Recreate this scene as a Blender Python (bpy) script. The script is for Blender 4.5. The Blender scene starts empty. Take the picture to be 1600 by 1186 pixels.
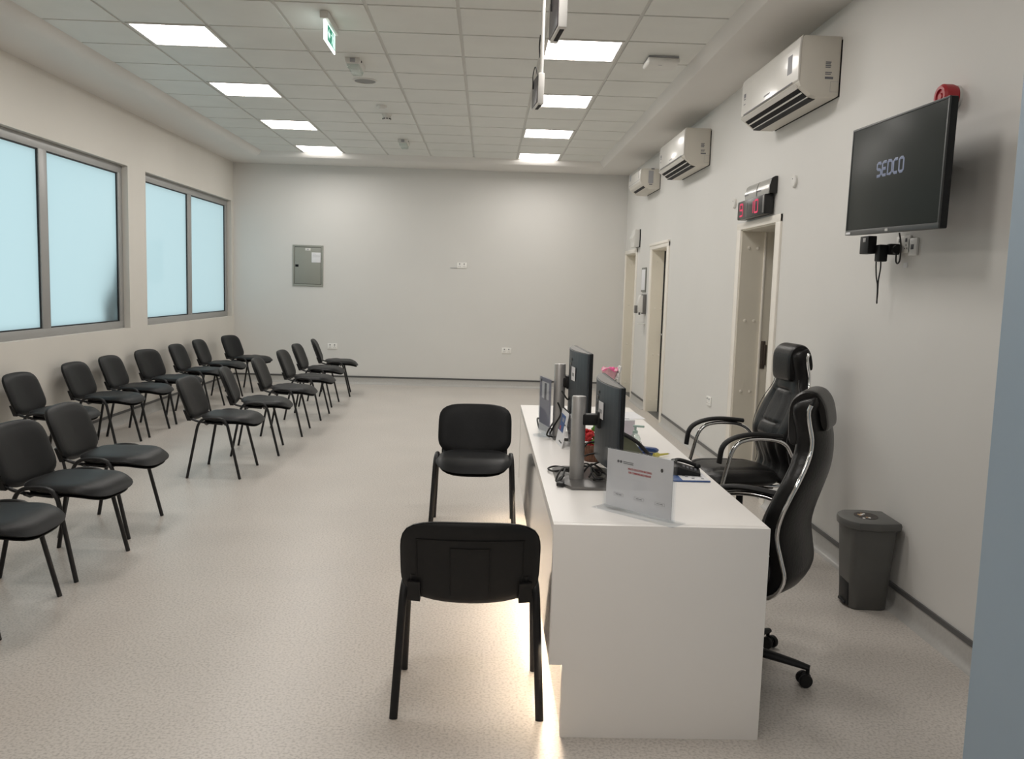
import bpy, bmesh, math, random
from mathutils import Vector, Matrix
random.seed(7)
PI = math.pi
sc = bpy.context.scene
COL = sc.collection
R = math.radians

# ------------------------------------------------------------------ materials
def mat(name, col, rough=0.5, metal=0.0, spec=0.5, var=0.04, scale=6.0, bump=0.0, bscale=60.0,
        coat=0.0, coat_rough=0.1, emit=None, emit_s=0.0, trans=0.0, ior=1.45, rvar=0.0):
    m = bpy.data.materials.new(name); m.use_nodes = True
    nt = m.node_tree; b = nt.nodes['Principled BSDF']; L = nt.links
    tc = nt.nodes.new('ShaderNodeTexCoord')
    nz = nt.nodes.new('ShaderNodeTexNoise'); nz.inputs['Scale'].default_value = scale; nz.inputs['Detail'].default_value = 5
    L.new(tc.outputs['Object'], nz.inputs['Vector'])
    rp = nt.nodes.new('ShaderNodeValToRGB')
    c = Vector(col)
    rp.color_ramp.elements[0].position = 0.3; rp.color_ramp.elements[1].position = 0.7
    rp.color_ramp.elements[0].color = (*(c * (1 - var)), 1); rp.color_ramp.elements[1].color = (*[min(1, x) for x in c * (1 + var)], 1)
    L.new(nz.outputs['Fac'], rp.inputs['Fac']); L.new(rp.outputs['Color'], b.inputs['Base Color'])
    b.inputs['Roughness'].default_value = rough; b.inputs['Metallic'].default_value = metal
    b.inputs['Specular IOR Level'].default_value = spec; b.inputs['IOR'].default_value = ior
    b.inputs['Coat Weight'].default_value = coat; b.inputs['Coat Roughness'].default_value = coat_rough
    b.inputs['Transmission Weight'].default_value = trans
    if emit: b.inputs['Emission Color'].default_value = (*emit, 1); b.inputs['Emission Strength'].default_value = emit_s
    if bump:
        n2 = nt.nodes.new('ShaderNodeTexNoise'); n2.inputs['Scale'].default_value = bscale; n2.inputs['Detail'].default_value = 3
        L.new(tc.outputs['Object'], n2.inputs['Vector'])
        bp = nt.nodes.new('ShaderNodeBump'); bp.inputs['Strength'].default_value = bump; bp.inputs['Distance'].default_value = 0.004
        L.new(n2.outputs['Fac'], bp.inputs['Height']); L.new(bp.outputs['Normal'], b.inputs['Normal'])
    if rvar:
        mr = nt.nodes.new('ShaderNodeMapRange'); mr.inputs['To Min'].default_value = rough - rvar; mr.inputs['To Max'].default_value = rough + rvar
        L.new(nz.outputs['Fac'], mr.inputs['Value']); L.new(mr.outputs['Result'], b.inputs['Roughness'])
    return m

M = {}
M['wall'] = mat('wall_paint', (.70, .69, .665), .55, var=.015, scale=1.3, bump=.06, bscale=9)
M['wall_warm'] = mat('warm_wall_paint', (.70, .675, .625), .6, var=.015, scale=1.3, bump=.06, bscale=9)
M['blue_wall'] = mat('blue_grey_wall', (.295, .38, .465), .5, var=.02, scale=2, bump=.05, bscale=30)  # even blue-grey tone of the near wall end
M['soffit'] = mat('soffit_paint', (.72, .70, .67), .6, var=.012, scale=2)
M['tile'] = mat('ceiling_tile', (.70, .705, .67), .42, spec=.5, var=.03, scale=3, bump=.05, bscale=120)
M['grid'] = mat('ceiling_grid', (.60, .60, .57), .5, var=.02)
M['trimwhite'] = mat('door_gloss_white', (.86, .82, .75), .3, var=.01)
M['jamb'] = mat('door_lining_cream', (.74, .70, .61), .4, var=.03, scale=2)
M['screwcap'] = mat('screw_cap', (.80, .76, .68), .4)
M['black_cap'] = mat('skirting_cap_grey', (.10, .10, .10), .45)
M['cove'] = mat('cove_vinyl', (.46, .45, .43), .35, var=.05, scale=60)
M['alu'] = mat('window_aluminium', (.40, .40, .395), .4, metal=.35, var=.02)
M['gasket'] = mat('rubber_gasket', (.02, .022, .025), .6)
M['black_tube'] = mat('black_tube', (.012, .012, .013), .42, spec=.35, var=.1, scale=20)
M['black_plastic'] = mat('black_plastic', (.014, .014, .0145), .5, spec=.3, var=.08, scale=20, bump=.08, bscale=400)
M['black_vinyl'] = mat('black_vinyl', (.011, .0115, .0125), .42, spec=.2, var=.15, scale=8, bump=.12, bscale=180)
M['leather'] = mat('black_leather', (.010, .0095, .0095), .36, spec=.3, var=.2, scale=9, bump=.25, bscale=90)
M['leather_brown'] = mat('dark_brown_leather', (.035, .026, .023), .4, var=.2, scale=9, bump=.4, bscale=40)
M['stitch'] = mat('grey_stitching', (.09, .09, .09), .7)
M['chrome'] = mat('chrome', (.80, .80, .80), .12, metal=1, var=.01)
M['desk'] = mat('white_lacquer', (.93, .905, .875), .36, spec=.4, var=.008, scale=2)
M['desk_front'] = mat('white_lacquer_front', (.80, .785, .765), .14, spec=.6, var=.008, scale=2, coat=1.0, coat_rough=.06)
M['led'] = mat('led_strip', (1, .9, .78), .5, emit=(1, .82, .62), emit_s=34)
M['lamp'] = mat('lamp_diffuser', (1, 1, 1), .5, emit=(1, .953, .905), emit_s=12.8)
M['lampframe'] = mat('lamp_frame', (.68, .67, .64), .4)
M['white_plastic'] = mat('white_plastic', (.70, .69, .66), .38, var=.015)
M['socket_white'] = mat('socket_white', (.88, .87, .84), .35, var=.01)
M['ac_white'] = mat('ac_white', (.76, .74, .70), .3, var=.015, coat=.3)
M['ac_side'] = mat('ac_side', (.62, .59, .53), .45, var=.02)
M['dark'] = mat('dark_slot', (.008, .008, .010), .6, spec=.2)
M['greytext'] = mat('grey_print', (.16, .16, .18), .6)
M['greyprint'] = mat('faint_grey_print', (.36, .36, .38), .6)
M['mon_dark'] = mat('monitor_shell', (.042, .050, .058), .45, var=.05)
M['mon_top'] = mat('monitor_top', (.16, .155, .145), .5)
M['silver'] = mat('brushed_silver', (.44, .43, .42), .38, metal=.45, var=.05, scale=20)
M['pewter'] = mat('stand_base_metal', (.19, .185, .18), .38, metal=.6, var=.04)
M['paper'] = mat('white_paper', (.80, .80, .82), .6, var=.01)
M['paper_lilac'] = mat('lilac_card', (.62, .57, .62), .6, var=.015)
M['grey_poster'] = mat('grey_poster', (.30, .30, .37), .5, var=.05)
M['red_ink'] = mat('red_ink', (.55, .09, .09), .6)
M['black_ink'] = mat('black_ink', (.03, .03, .035), .6)
M['blue_ink'] = mat('blue_ink', (.05, .11, .30), .5)
def thin_glass(name, tint, refl, base):
    m = bpy.data.materials.new(name); m.use_nodes = True
    nt = m.node_tree; L = nt.links; nt.nodes.remove(nt.nodes['Principled BSDF']); out = nt.nodes['Material Output']
    tr = nt.nodes.new('ShaderNodeBsdfTransparent'); tr.inputs['Color'].default_value = (*tint, 1)
    gl = nt.nodes.new('ShaderNodeBsdfGlossy'); gl.inputs['Roughness'].default_value = .05; gl.inputs['Color'].default_value = (.9, .9, .9, 1)
    lw = nt.nodes.new('ShaderNodeLayerWeight'); lw.inputs['Blend'].default_value = .25
    mr = nt.nodes.new('ShaderNodeMapRange'); mr.inputs['To Min'].default_value = base; mr.inputs['To Max'].default_value = refl
    L.new(lw.outputs['Facing'], mr.inputs['Value'])
    mx = nt.nodes.new('ShaderNodeMixShader'); L.new(mr.outputs['Result'], mx.inputs['Fac']); L.new(tr.outputs['BSDF'], mx.inputs[1]); L.new(gl.outputs['BSDF'], mx.inputs[2])
    L.new(mx.outputs['Shader'], out.inputs['Surface']); return m
M['acrylic'] = thin_glass('clear_acrylic', (.96, .97, .98), .22, .02)
M['clear'] = thin_glass('clear_plastic', (.84, .90, .88), .5, .08)
M['mint'] = mat('mint_plastic', (.42, .55, .50), .35)
M['blue'] = mat('navy_plastic', (.03, .07, .22), .35)
M['yellow'] = mat('yellow_plastic', (.62, .55, .12), .4)
M['red'] = mat('red_plastic', (.42, .025, .035), .35, var=.05)
M['red_flower'] = mat('red_petals', (.60, .03, .035), .6, var=.25, scale=40)
M['green_leaf'] = mat('green_leaves', (.10, .28, .04), .6, var=.3, scale=40)
M['wicker'] = mat('brown_wicker', (.16, .075, .045), .6, var=.35, scale=60)
M['pink'] = mat('hot_pink_wrap', (.85, .13, .36), .5, var=.15, scale=30)
M['pale_pink'] = mat('pale_pink_wrap', (.62, .34, .38), .5, var=.1, scale=30)
M['petal'] = mat('white_petals', (.80, .79, .78), .6)
M['stem'] = mat('dark_stem', (.05, .06, .04), .6)
M['bin'] = mat('grey_bin_plastic', (.105, .105, .10), .42, var=.06, scale=10)
M['bin_dark'] = mat('bin_recess', (.012, .014, .015), .5)
M['gold'] = mat('gold_print', (.50, .33, .17), .5, var=.4, scale=60)
M['brown_print'] = mat('dark_brown_print', (.035, .028, .025), .5, var=.5, scale=70)
M['panel_grey'] = mat('panel_grey_green', (.30, .31, .275), .45, var=.01)
M['panel_edge'] = mat('panel_edge', (.22, .225, .205), .45)
M['tv_screen'] = mat('tv_screen', (.020, .022, .020), .35, spec=.06, var=.02, emit=(.9, 1, .9), emit_s=.008)
M['tv_case'] = mat('tv_case', (.015, .016, .017), .4, spec=.25)
M['tv_bezel'] = mat('tv_bezel_grey', (.055, .058, .058), .35)
M['tv_text'] = mat('tv_text', (.05, .06, .10), .3, emit=(.36, .43, .62), emit_s=.15)
M['led_red'] = mat('red_digits', (.3, .01, .04), .4, emit=(.9, .03, .14), emit_s=.36)
M['led_black'] = mat('display_black', (.018, .018, .018), .3)
M['mirror'] = mat('mirror_plate', (.52, .52, .50), .18, metal=.35, var=.01)
M['exit_green'] = mat('exit_green', (.01, .16, .10), .35, emit=(.02, .42, .26), emit_s=.35)
M['exit_white'] = mat('exit_white', (.9, 1, .97), .3, emit=(.85, 1, .97), emit_s=1.5)
M['exit_pale'] = mat('exit_pale', (.75, .95, .88), .3, emit=(.65, .95, .85), emit_s=.7)
M['grille'] = mat('speaker_grille', (.27, .27, .26), .6, bump=.4, bscale=300)
M['disp_face'] = mat('display_face', (.055, .045, .052), .3)
M['cable'] = mat('black_cable', (.012, .012, .012), .5)
M['olive'] = mat('olive_panel', (.13, .14, .09), .4)
M['shaded_floor'] = mat('shaded_inner_floor', (.10, .10, .10), .5)
M['plug_grey'] = mat('data_port_grey', (.10, .10, .11), .5)  # plain dark grey for the data outlet's insert
M['leaf_dark'] = mat('dark_leaf', (.02, .035, .03), .7)
M['metal_dark'] = mat('dark_strike', (.12, .10, .085), .35, metal=.7)

def floor_mat():
    m = bpy.data.materials.new('floor_vinyl'); m.use_nodes = True
    nt = m.node_tree; L = nt.links; b = nt.nodes['Principled BSDF']
    tc = nt.nodes.new('ShaderNodeTexCoord')
    a = nt.nodes.new('ShaderNodeTexNoise'); a.inputs['Scale'].default_value = 95; a.inputs['Detail'].default_value = 4
    c = nt.nodes.new('ShaderNodeTexNoise'); c.inputs['Scale'].default_value = 1.6; c.inputs['Detail'].default_value = 6
    for n in (a, c): L.new(tc.outputs['Object'], n.inputs['Vector'])
    r1 = nt.nodes.new('ShaderNodeValToRGB'); e = r1.color_ramp.elements
    e[0].position = .30; e[0].color = (.43, .395, .36, 1); e[1].position = .55; e[1].color = (.64, .595, .55, 1)
    L.new(a.outputs['Fac'], r1.inputs['Fac'])
    r2 = nt.nodes.new('ShaderNodeValToRGB'); e = r2.color_ramp.elements
    e[0].position = .3; e[0].color = (.91, .91, .91, 1); e[1].position = .7; e[1].color = (1, 1, 1, 1)
    L.new(c.outputs['Fac'], r2.inputs['Fac'])
    mx = nt.nodes.new('ShaderNodeMix'); mx.data_type = 'RGBA'; mx.blend_type = 'MULTIPLY'; mx.inputs['Factor'].default_value = 1
    L.new(r1.outputs['Color'], mx.inputs[6]); L.new(r2.outputs['Color'], mx.inputs[7]); L.new(mx.outputs[2], b.inputs['Base Color'])
    mr = nt.nodes.new('ShaderNodeMapRange'); mr.inputs['To Min'].default_value = .26; mr.inputs['To Max'].default_value = .40
    L.new(c.outputs['Fac'], mr.inputs['Value']); L.new(mr.outputs['Result'], b.inputs['Roughness'])
    b.inputs['Specular IOR Level'].default_value = .5
    return m
M['floor'] = floor_mat()

def frosted():
    m = bpy.data.materials.new('frosted_glass'); m.use_nodes = True
    nt = m.node_tree; L = nt.links; nt.nodes.remove(nt.nodes['Principled BSDF'])
    out = nt.nodes['Material Output']
    tc = nt.nodes.new('ShaderNodeTexCoord'); nz = nt.nodes.new('ShaderNodeTexNoise'); nz.inputs['Scale'].default_value = .6
    L.new(tc.outputs['Object'], nz.inputs['Vector'])
    rp = nt.nodes.new('ShaderNodeValToRGB'); e = rp.color_ramp.elements
    e[0].color = (.90, .955, .965, 1); e[1].color = (.955, .985, .985, 1); L.new(nz.outputs['Fac'], rp.inputs['Fac'])
    t = nt.nodes.new('ShaderNodeBsdfTranslucent'); L.new(rp.outputs['Color'], t.inputs['Color'])
    g = nt.nodes.new('ShaderNodeBsdfGlossy'); g.inputs['Roughness'].default_value = .05
    fr = nt.nodes.new('ShaderNodeFresnel'); fr.inputs['IOR'].default_value = 1.35
    mx = nt.nodes.new('ShaderNodeMixShader')
    L.new(fr.outputs['Fac'], mx.inputs['Fac']); L.new(t.outputs['BSDF'], mx.inputs[1]); L.new(g.outputs['BSDF'], mx.inputs[2])
    L.new(mx.outputs['Shader'], out.inputs['Surface'])
    return m
M['frosted'] = frosted()

# ------------------------------------------------------------------ mesh building
class MB:
    def __init__(s): s.v = []; s.f = []; s.m = []; s.mats = []
    def mi(s, name):
        if name not in s.mats: s.mats.append(name)
        return s.mats.index(name)
    def add(s, verts, faces, m, T=None):
        k = len(s.v); i = s.mi(m)
        for p in verts:
            p = Vector(p); s.v.append(tuple(T @ p) if T else tuple(p))
        for f in faces: s.f.append([k + j for j in f]); s.m.append(i)
        return s
    def box(s, x0, x1, y0, y1, z0, z1, m, bev=0.0, seg=2, T=None):
        x0, x1 = min(x0, x1), max(x0, x1); y0, y1 = min(y0, y1), max(y0, y1); z0, z1 = min(z0, z1), max(z0, z1)
        vs = [(x, y, z) for x in (x0, x1) for y in (y0, y1) for z in (z0, z1)]
        fs = [(0, 1, 3, 2), (4, 6, 7, 5), (0, 4, 5, 1), (2, 3, 7, 6), (0, 2, 6, 4), (1, 5, 7, 3)]
        if bev <= 0: return s.add(vs, fs, m, T)
        bm = bmesh.new(); bv = [bm.verts.new(p) for p in vs]
        for f in fs: bm.faces.new([bv[j] for j in f])
        bmesh.ops.recalc_face_normals(bm, faces=bm.faces)
        bmesh.ops.bevel(bm, geom=list(bm.edges), offset=min(bev, .49 * min(x1 - x0, y1 - y0, z1 - z0)), segments=seg, affect='EDGES', profile=.5)
        return s.addbm(bm, m, T)
    def addbm(s, bm, m, T=None):
        bm.verts.index_update()
        s.add([v.co.copy() for v in bm.verts], [[v.index for v in f.verts] for f in bm.faces], m, T); bm.free(); return s
    def prism(s, poly, a0, a1, m, axis='y', bev=0.0, T=None):
        # poly: 2-D outline; axis y -> (x,z), x -> (y,z), z -> (x,y)
        def P(p, a):
            return {'y': (p[0], a, p[1]), 'x': (a, p[0], p[1]), 'z': (p[0], p[1], a)}[axis]
        n = len(poly); bm = bmesh.new()
        A = [bm.verts.new(P(p, a0)) for p in poly]; Bv = [bm.verts.new(P(p, a1)) for p in poly]
        bm.faces.new(A); bm.faces.new(Bv[::-1])
        for i in range(n): bm.faces.new((A[i], Bv[i], Bv[(i + 1) % n], A[(i + 1) % n]))
        bmesh.ops.recalc_face_normals(bm, faces=bm.faces)
        if bev: bmesh.ops.bevel(bm, geom=list(bm.edges), offset=bev, segments=2, affect='EDGES', profile=.5)
        return s.addbm(bm, m, T)
    def tube(s, pts, r, m, rb=None, bn=None, seg=10, T=None, caps=True):
        pts = [Vector(p) for p in pts]; rb = rb or r; n = len(pts); vs = []; fs = []
        nrm = None
        for i, p in enumerate(pts):
            t = (pts[min(i + 1, n - 1)] - pts[max(i - 1, 0)]).normalized()
            if bn is not None:
                b = Vector(bn); nn = b.cross(t).normalized()
            else:
                if nrm is None:
                    h = Vector((0, 0, 1)) if abs(t.z) < .9 else Vector((1, 0, 0))
                    nrm = t.cross(h).normalized()
                nrm = (nrm - t * nrm.dot(t)).normalized(); nn = nrm; b = t.cross(nn)
            ri, rbi = (r[i], rb[i]) if isinstance(r, (list, tuple)) else (r, rb)
            for k in range(seg):
                a = 2 * PI * k / seg
                vs.append(p + nn * (ri * math.cos(a)) + b * (rbi * math.sin(a)))
        for i in range(n - 1):
            for k in range(seg):
                k2 = (k + 1) % seg
                fs.append((i * seg + k, i * seg + k2, (i + 1) * seg + k2, (i + 1) * seg + k))
        if caps: fs.append(tuple(range(seg))[::-1]); fs.append(tuple((n - 1) * seg + k for k in range(seg)))
        return s.add(vs, fs, m, T)
    def lathe(s, prof, m, seg=24, T=None, sx=1, sy=1):
        vs = []; fs = []; n = len(prof)
        for r, z in prof:
            for k in range(seg):
                a = 2 * PI * k / seg; vs.append((r * math.cos(a) * sx, r * math.sin(a) * sy, z))
        for i in range(n - 1):
            for k in range(seg):
                k2 = (k + 1) % seg; fs.append((i * seg + k, i * seg + k2, (i + 1) * seg + k2, (i + 1) * seg + k))
        if prof[0][0] > 1e-5: fs.append(tuple(range(seg))[::-1])
        if prof[-1][0] > 1e-5: fs.append(tuple((n - 1) * seg + k for k in range(seg)))
        return s.add(vs, fs, m, T)
    def ball(s, c, r, m, seg=10, T=None):
        if not isinstance(r, (tuple, list)): r = (r, r, r)
        vs = [(c[0], c[1], c[2] - r[2])]; fs = []; n = seg // 2
        for i in range(1, n):
            ph = -PI / 2 + PI * i / n
            for k in range(seg):
                a = 2 * PI * k / seg; vs.append((c[0] + r[0] * math.cos(ph) * math.cos(a), c[1] + r[1] * math.cos(ph) * math.sin(a), c[2] + r[2] * math.sin(ph)))
        vs.append((c[0], c[1], c[2] + r[2])); e = len(vs) - 1
        for k in range(seg):
            k2 = (k + 1) % seg; fs.append((0, 1 + k2, 1 + k))
            for i in range(n - 2): fs.append((1 + i * seg + k, 1 + i * seg + k2, 1 + (i + 1) * seg + k2, 1 + (i + 1) * seg + k))
            fs.append((e, 1 + (n - 2) * seg + k, 1 + (n - 2) * seg + k2))
        return s.add(vs, fs, m, T)
    def grid(s, fn, nu, nv, m, closeu=False, T=None):
        vs = [fn(i / (nu if closeu else nu - 1), j / (nv - 1)) for i in range(nu) for j in range(nv)]; fs = []
        for i in range(nu if closeu else nu - 1):
            i2 = (i + 1) % nu
            for j in range(nv - 1): fs.append((i * nv + j, i2 * nv + j, i2 * nv + j + 1, i * nv + j + 1))
        if closeu:
            fs.append(tuple(i * nv for i in range(nu))); fs.append(tuple(i * nv + nv - 1 for i in range(nu))[::-1])
        return s.add(vs, fs, m, T)
    def pad(s, outline, top, bot, m, place, n=40, rings=7, edge=.12):
        # outline(theta)->(u,v); top/bot(u,v,r)->height; place(u,v,h)->xyz
        vs = []; fs = []
        rs = [0.0001] + [1 - (1 - k / rings) ** 1.6 for k in range(1, rings + 1)]
        lay = [(r, top) for r in rs] + [(r, bot) for r in rs[::-1]]
        for r, fn in lay:
            for k in range(n):
                u, v = outline(2 * PI * k / n); vs.append(place(u * r, v * r, fn(u * r, v * r, r)))
        L = len(lay)
        for i in range(L - 1):
            for k in range(n):
                k2 = (k + 1) % n; fs.append((i * n + k, i * n + k2, (i + 1) * n + k2, (i + 1) * n + k))
        return s.add(vs, fs, m)
    def text(s, string, size, m, T, extrude=.0006, bold=0.0, sx=1.0):
        cu = bpy.data.curves.new('t', 'FONT'); cu.body = string; cu.size = size; cu.align_x = 'CENTER'; cu.align_y = 'CENTER'
        cu.extrude = extrude; cu.offset = bold; cu.resolution_u = 3
        o = bpy.data.objects.new('t', cu); COL.objects.link(o)
        bpy.context.view_layer.update()
        me = bpy.data.meshes.new_from_object(o.evaluated_get(bpy.context.evaluated_depsgraph_get()))
        s.add([(v.co.x * sx, v.co.y, v.co.z) for v in me.vertices], [list(p.vertices) for p in me.polygons], m, T)
        bpy.data.objects.remove(o); bpy.data.curves.remove(cu); bpy.data.meshes.remove(me); return s
    def build(s, name, parent=None, sharp=38, T=None):
        me = bpy.data.meshes.new(name); me.from_pydata(s.v, [], s.f)
        for n in s.mats: me.materials.append(M[n])
        me.polygons.foreach_set('material_index', s.m)
        bm = bmesh.new(); bm.from_mesh(me); bmesh.ops.remove_doubles(bm, verts=bm.verts, dist=1e-6)
        bmesh.ops.recalc_face_normals(bm, faces=bm.faces); bm.to_mesh(me); bm.free()
        me.polygons.foreach_set('use_smooth', [True] * len(me.polygons)); me.set_sharp_from_angle(angle=R(sharp))
        o = bpy.data.objects.new(name, me); COL.objects.link(o)
        if parent: o.parent = parent
        if T: o.matrix_local = T
        return o

def tag(o, label, cat, group=None):
    o['label'] = label; o['category'] = cat
    if group: o['group'] = group
    return o
def thing(name, label, cat, loc=(0, 0, 0), rz=0.0, group=None):
    o = bpy.data.objects.new(name, None); COL.objects.link(o); o.empty_display_size = .1
    o.location = loc; o.rotation_euler = (0, 0, rz); return tag(o, label, cat, group)
def struct(mb, name, parent=None):
    o = mb.build(name, parent)
    if not parent: o['kind'] = 'structure'
    return o
def dup(root, loc, rz, label, group=None):
    r = root.copy(); COL.objects.link(r); r.location = loc; r.rotation_euler = (0, 0, rz); r['label'] = label
    if group: r['group'] = group
    for ch in root.children:
        c = ch.copy(); COL.objects.link(c); c.parent = r
        for g in ch.children:
            d = g.copy(); COL.objects.link(d); d.parent = c
    return r
def fillet(pts, r, n=6):
    pts = [Vector(p) for p in pts]; out = [pts[0]]
    for i in range(1, len(pts) - 1):
        a, b, c = pts[i - 1], pts[i], pts[i + 1]
        ri = r[i - 1] if isinstance(r, (list, tuple)) else r
        d1 = min(ri, (a - b).length * .5); d2 = min(ri, (c - b).length * .5)
        p = b + (a - b).normalized() * d1; q = b + (c - b).normalized() * d2
        for k in range(n + 1):
            t = k / n; out.append(p * (1 - t) ** 2 + b * 2 * t * (1 - t) + q * t * t)
    out.append(pts[-1]); return out
def spline(pts, n=8):
    pts = [Vector(p) for p in pts]; out = []
    for i in range(len(pts) - 1):
        p0 = pts[max(i - 1, 0)]; p1 = pts[i]; p2 = pts[i + 1]; p3 = pts[min(i + 2, len(pts) - 1)]
        for k in range(n):
            t = k / n
            out.append(.5 * ((2 * p1) + (p2 - p0) * t + (2 * p0 - 5 * p1 + 4 * p2 - p3) * t * t + (3 * p1 - p0 - 3 * p2 + p3) * t ** 3))
    out.append(pts[-1]); return out
def interp(tab, t):
    for i in range(len(tab) - 1):
        a, b = tab[i], tab[i + 1]
        if t <= b[0]:
            u = (t - a[0]) / (b[0] - a[0]); u = max(0, u)
            p0 = tab[max(i - 1, 0)]; p3 = tab[min(i + 2, len(tab) - 1)]
            m1 = (b[1] - p0[1]) / max(1e-6, b[0] - p0[0]); m2 = (p3[1] - a[1]) / max(1e-6, p3[0] - a[0]); h = b[0] - a[0]
            return ((2 * u ** 3 - 3 * u * u + 1) * a[1] + (u ** 3 - 2 * u * u + u) * h * m1 + (-2 * u ** 3 + 3 * u * u) * b[1] + (u ** 3 - u * u) * h * m2)
    return tab[-1][1]
def sup(a, b, e):
    def f(t):
        c, s_ = math.cos(t), math.sin(t)
        k = (abs(c) ** e + abs(s_) ** e) ** (-1 / e)
        return a * c * k, b * s_ * k
    return f
# frame whose local X/Y lie in a wall: u -> world dir, v -> up, n -> out of the wall
def frame(o, u, v):
    u = Vector(u).normalized(); v = Vector(v).normalized(); n = u.cross(v)
    m = Matrix((u, v, n)).transposed().to_4x4(); m.translation = Vector(o); return m

# ------------------------------------------------------------------ camera
cam = bpy.data.cameras.new('camera'); co = bpy.data.objects.new('camera', cam); COL.objects.link(co); sc.camera = co
pitch, yaw, roll, fpx = .106994, .0312633, .0293734, 1352.09
f = Vector((math.sin(yaw) * math.cos(pitch), math.cos(yaw) * math.cos(pitch), -math.sin(pitch)))
r0 = Vector((math.cos(yaw), -math.sin(yaw), 0)); u0 = r0.cross(f)
rr = r0 * math.cos(roll) + u0 * math.sin(roll); uu = -r0 * math.sin(roll) + u0 * math.cos(roll)
mw = Matrix((rr, uu, -f)).transposed().to_4x4(); mw.translation = Vector((0, 0, 1.55)); co.matrix_world = mw
cam.sensor_fit = 'HORIZONTAL'; cam.sensor_width = 36; cam.lens = 36 * fpx / 1600; cam.clip_start = .05

# ------------------------------------------------------------------ room shell
XL, XR, YB, YF, ZC, ZS = -3.82, 2.08, 13.22, -5.2, 3.333, 3.26
TX0, TX1, TYB = -3.19, 1.535, 12.42
GX0, GY0, G = -2.6374, 5.8442, .6

mb = MB(); mb.box(XL - .7, XR + .02, YF - .2, YB + .2, -.1, 0, 'floor'); struct(mb, 'floor')
mb = MB(); mb.box(XL - .3, XR + .3, YB, YB + .15, 0, 3.6, 'wall'); struct(mb, 'wall_back')
mb = MB(); mb.box(XL - .3, XR + .3, YF - .15, YF, 0, 3.6, 'wall'); struct(mb, 'wall_front')
DOORS = [(12.19, 13.08, 2.075), (10.085, 11.02, 2.066), (6.275, 7.142, 2.066)]
mb = MB(); y = YB
for a, b, h in DOORS:
    mb.box(XR, XR + .16, b, y, 0, 3.6, 'wall'); mb.box(XR, XR + .16, a, b, h, 3.6, 'wall'); y = a
mb.box(XR, XR + .16, YF, y, 0, 3.6, 'wall'); struct(mb, 'wall_right')
WIN = [(6.17, 9.41), (9.886, 13.12)]; WZ0, WZ1 = .988, 2.695
mb = MB()
mb.box(XL - .16, XL, YF, YB, 0, WZ0, 'wall_warm'); mb.box(XL - .16, XL, YF, YB, WZ1, 3.6, 'wall_warm')
ys = [YF, WIN[0][0], WIN[0][1], WIN[1][0], WIN[1][1], YB]
for i in (0, 2, 4): mb.box(XL - .16, XL, ys[i], ys[i + 1], WZ0, WZ1, 'wall_warm')
struct(mb, 'wall_left')
mb = MB(); mb.box(.964, XR + .1, 1.25, 1.6, 0, 3.4, 'blue_wall', .004); struct(mb, 'wall_entrance')

# ceiling: tiles proud of a recessed grid; lamp bays left open
LAMPS = [(c, k) for c in (0, 5) for k in (1, 4, 7, 10)] + [(c, -2) for c in (0, 5)] + [(4, -5), (2, -9), (4, -9), (3, -13), (3, -16)]  # out-of-row panels at the end are unseen, added to brighten the desk
mb = MB(); g = .012
for i in range(-1, 7):
    for k in range(-19, 11):
        x0, x1 = GX0 + G * i, GX0 + G * (i + 1); y0, y1 = GY0 + G * k, GY0 + G * (k + 1)
        if (i, k) in LAMPS: continue
        x0 = max(x0, TX0 - .05); x1 = min(x1, TX1 + .05); y1 = min(y1, TYB + .05); y0 = max(y0, YF)
        if y1 - y0 < .05 or x1 - x0 < .05: continue
        mb.box(x0 + g, x1 - g, y0 + g, y1 - g, ZC, ZC + .02, 'tile', .002, 1)
mb.box(TX0 - .1, TX1 + .1, YF, TYB + .1, ZC + .0075, ZC + .03, 'grid')
mb.box(XL - .2, XR + .3, YF - .1, YB + .1, ZC + .12, ZC + .2, 'soffit')
struct(mb, 'ceiling')
# soffits round the tiled field
mb = MB(); pr = [(XL - .1, ZS), (TX0 - .14, ZS)] + [(TX0 - .14 + .14 * math.sin(a), ZS + .11 - .11 * math.cos(a)) for a in [PI / 2 * k / 8 for k in range(1, 9)]] + [(TX0, ZC + .06), (XL - .1, ZC + .06)]
mb.prism(pr, YF, YB + .05, 'soffit', 'y'); struct(mb, 'trim_1')
mb = MB(); mb.prism([(XR + .1, ZS), (TX1 + .065, ZS), (TX1, ZC + .0), (TX1, ZC + .06), (XR + .1, ZC + .06)], YF, YB + .05, 'soffit', 'y', .004); struct(mb, 'trim_2')
mb = MB(); mb.prism([(YB + .1, ZS), (TYB + .10, ZS), (TYB + .06, ZS + .01), (TYB, ZC), (TYB, ZC + .06), (YB + .1, ZC + .06)], TX0 - .14, TX1 + .065, 'soffit', 'x'); struct(mb, 'trim_3')

# coved vinyl skirting with dark cap strip
def cove_profile(): return [(0, 0), (.045, 0), (.028, .006), (.014, .018), (.007, .035), (.005, .1), (0, .1)]
def skirting(name, segs):
    mb = MB()
    for o, u, ln, n in segs:
        # o start, u along, n out of wall
        o = Vector(o); u = Vector(u); n = Vector(n)
        T = Matrix((n, u, Vector((0, 0, 1)))).transposed().to_4x4(); T.translation = o
        mb.prism(cove_profile(), 0, ln, 'cove', 'y', T=T)
        mb.box(0, .010, 0, ln, .1, .124, 'black_cap', T=T)
    struct(mb, name)
skirting('baseboard_back', [((XL, YB, 0), (1, 0, 0), XR - XL, (0, -1, 0))])
skirting('baseboard_left', [((XL, YF, 0), (0, 1, 0), YB - YF, (1, 0, 0))])
cas = .105
ybr = [(1.6, 6.275 - cas), (7.142 + cas, 10.085 - cas), (11.02 + cas, 12.19 - .07)]
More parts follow.
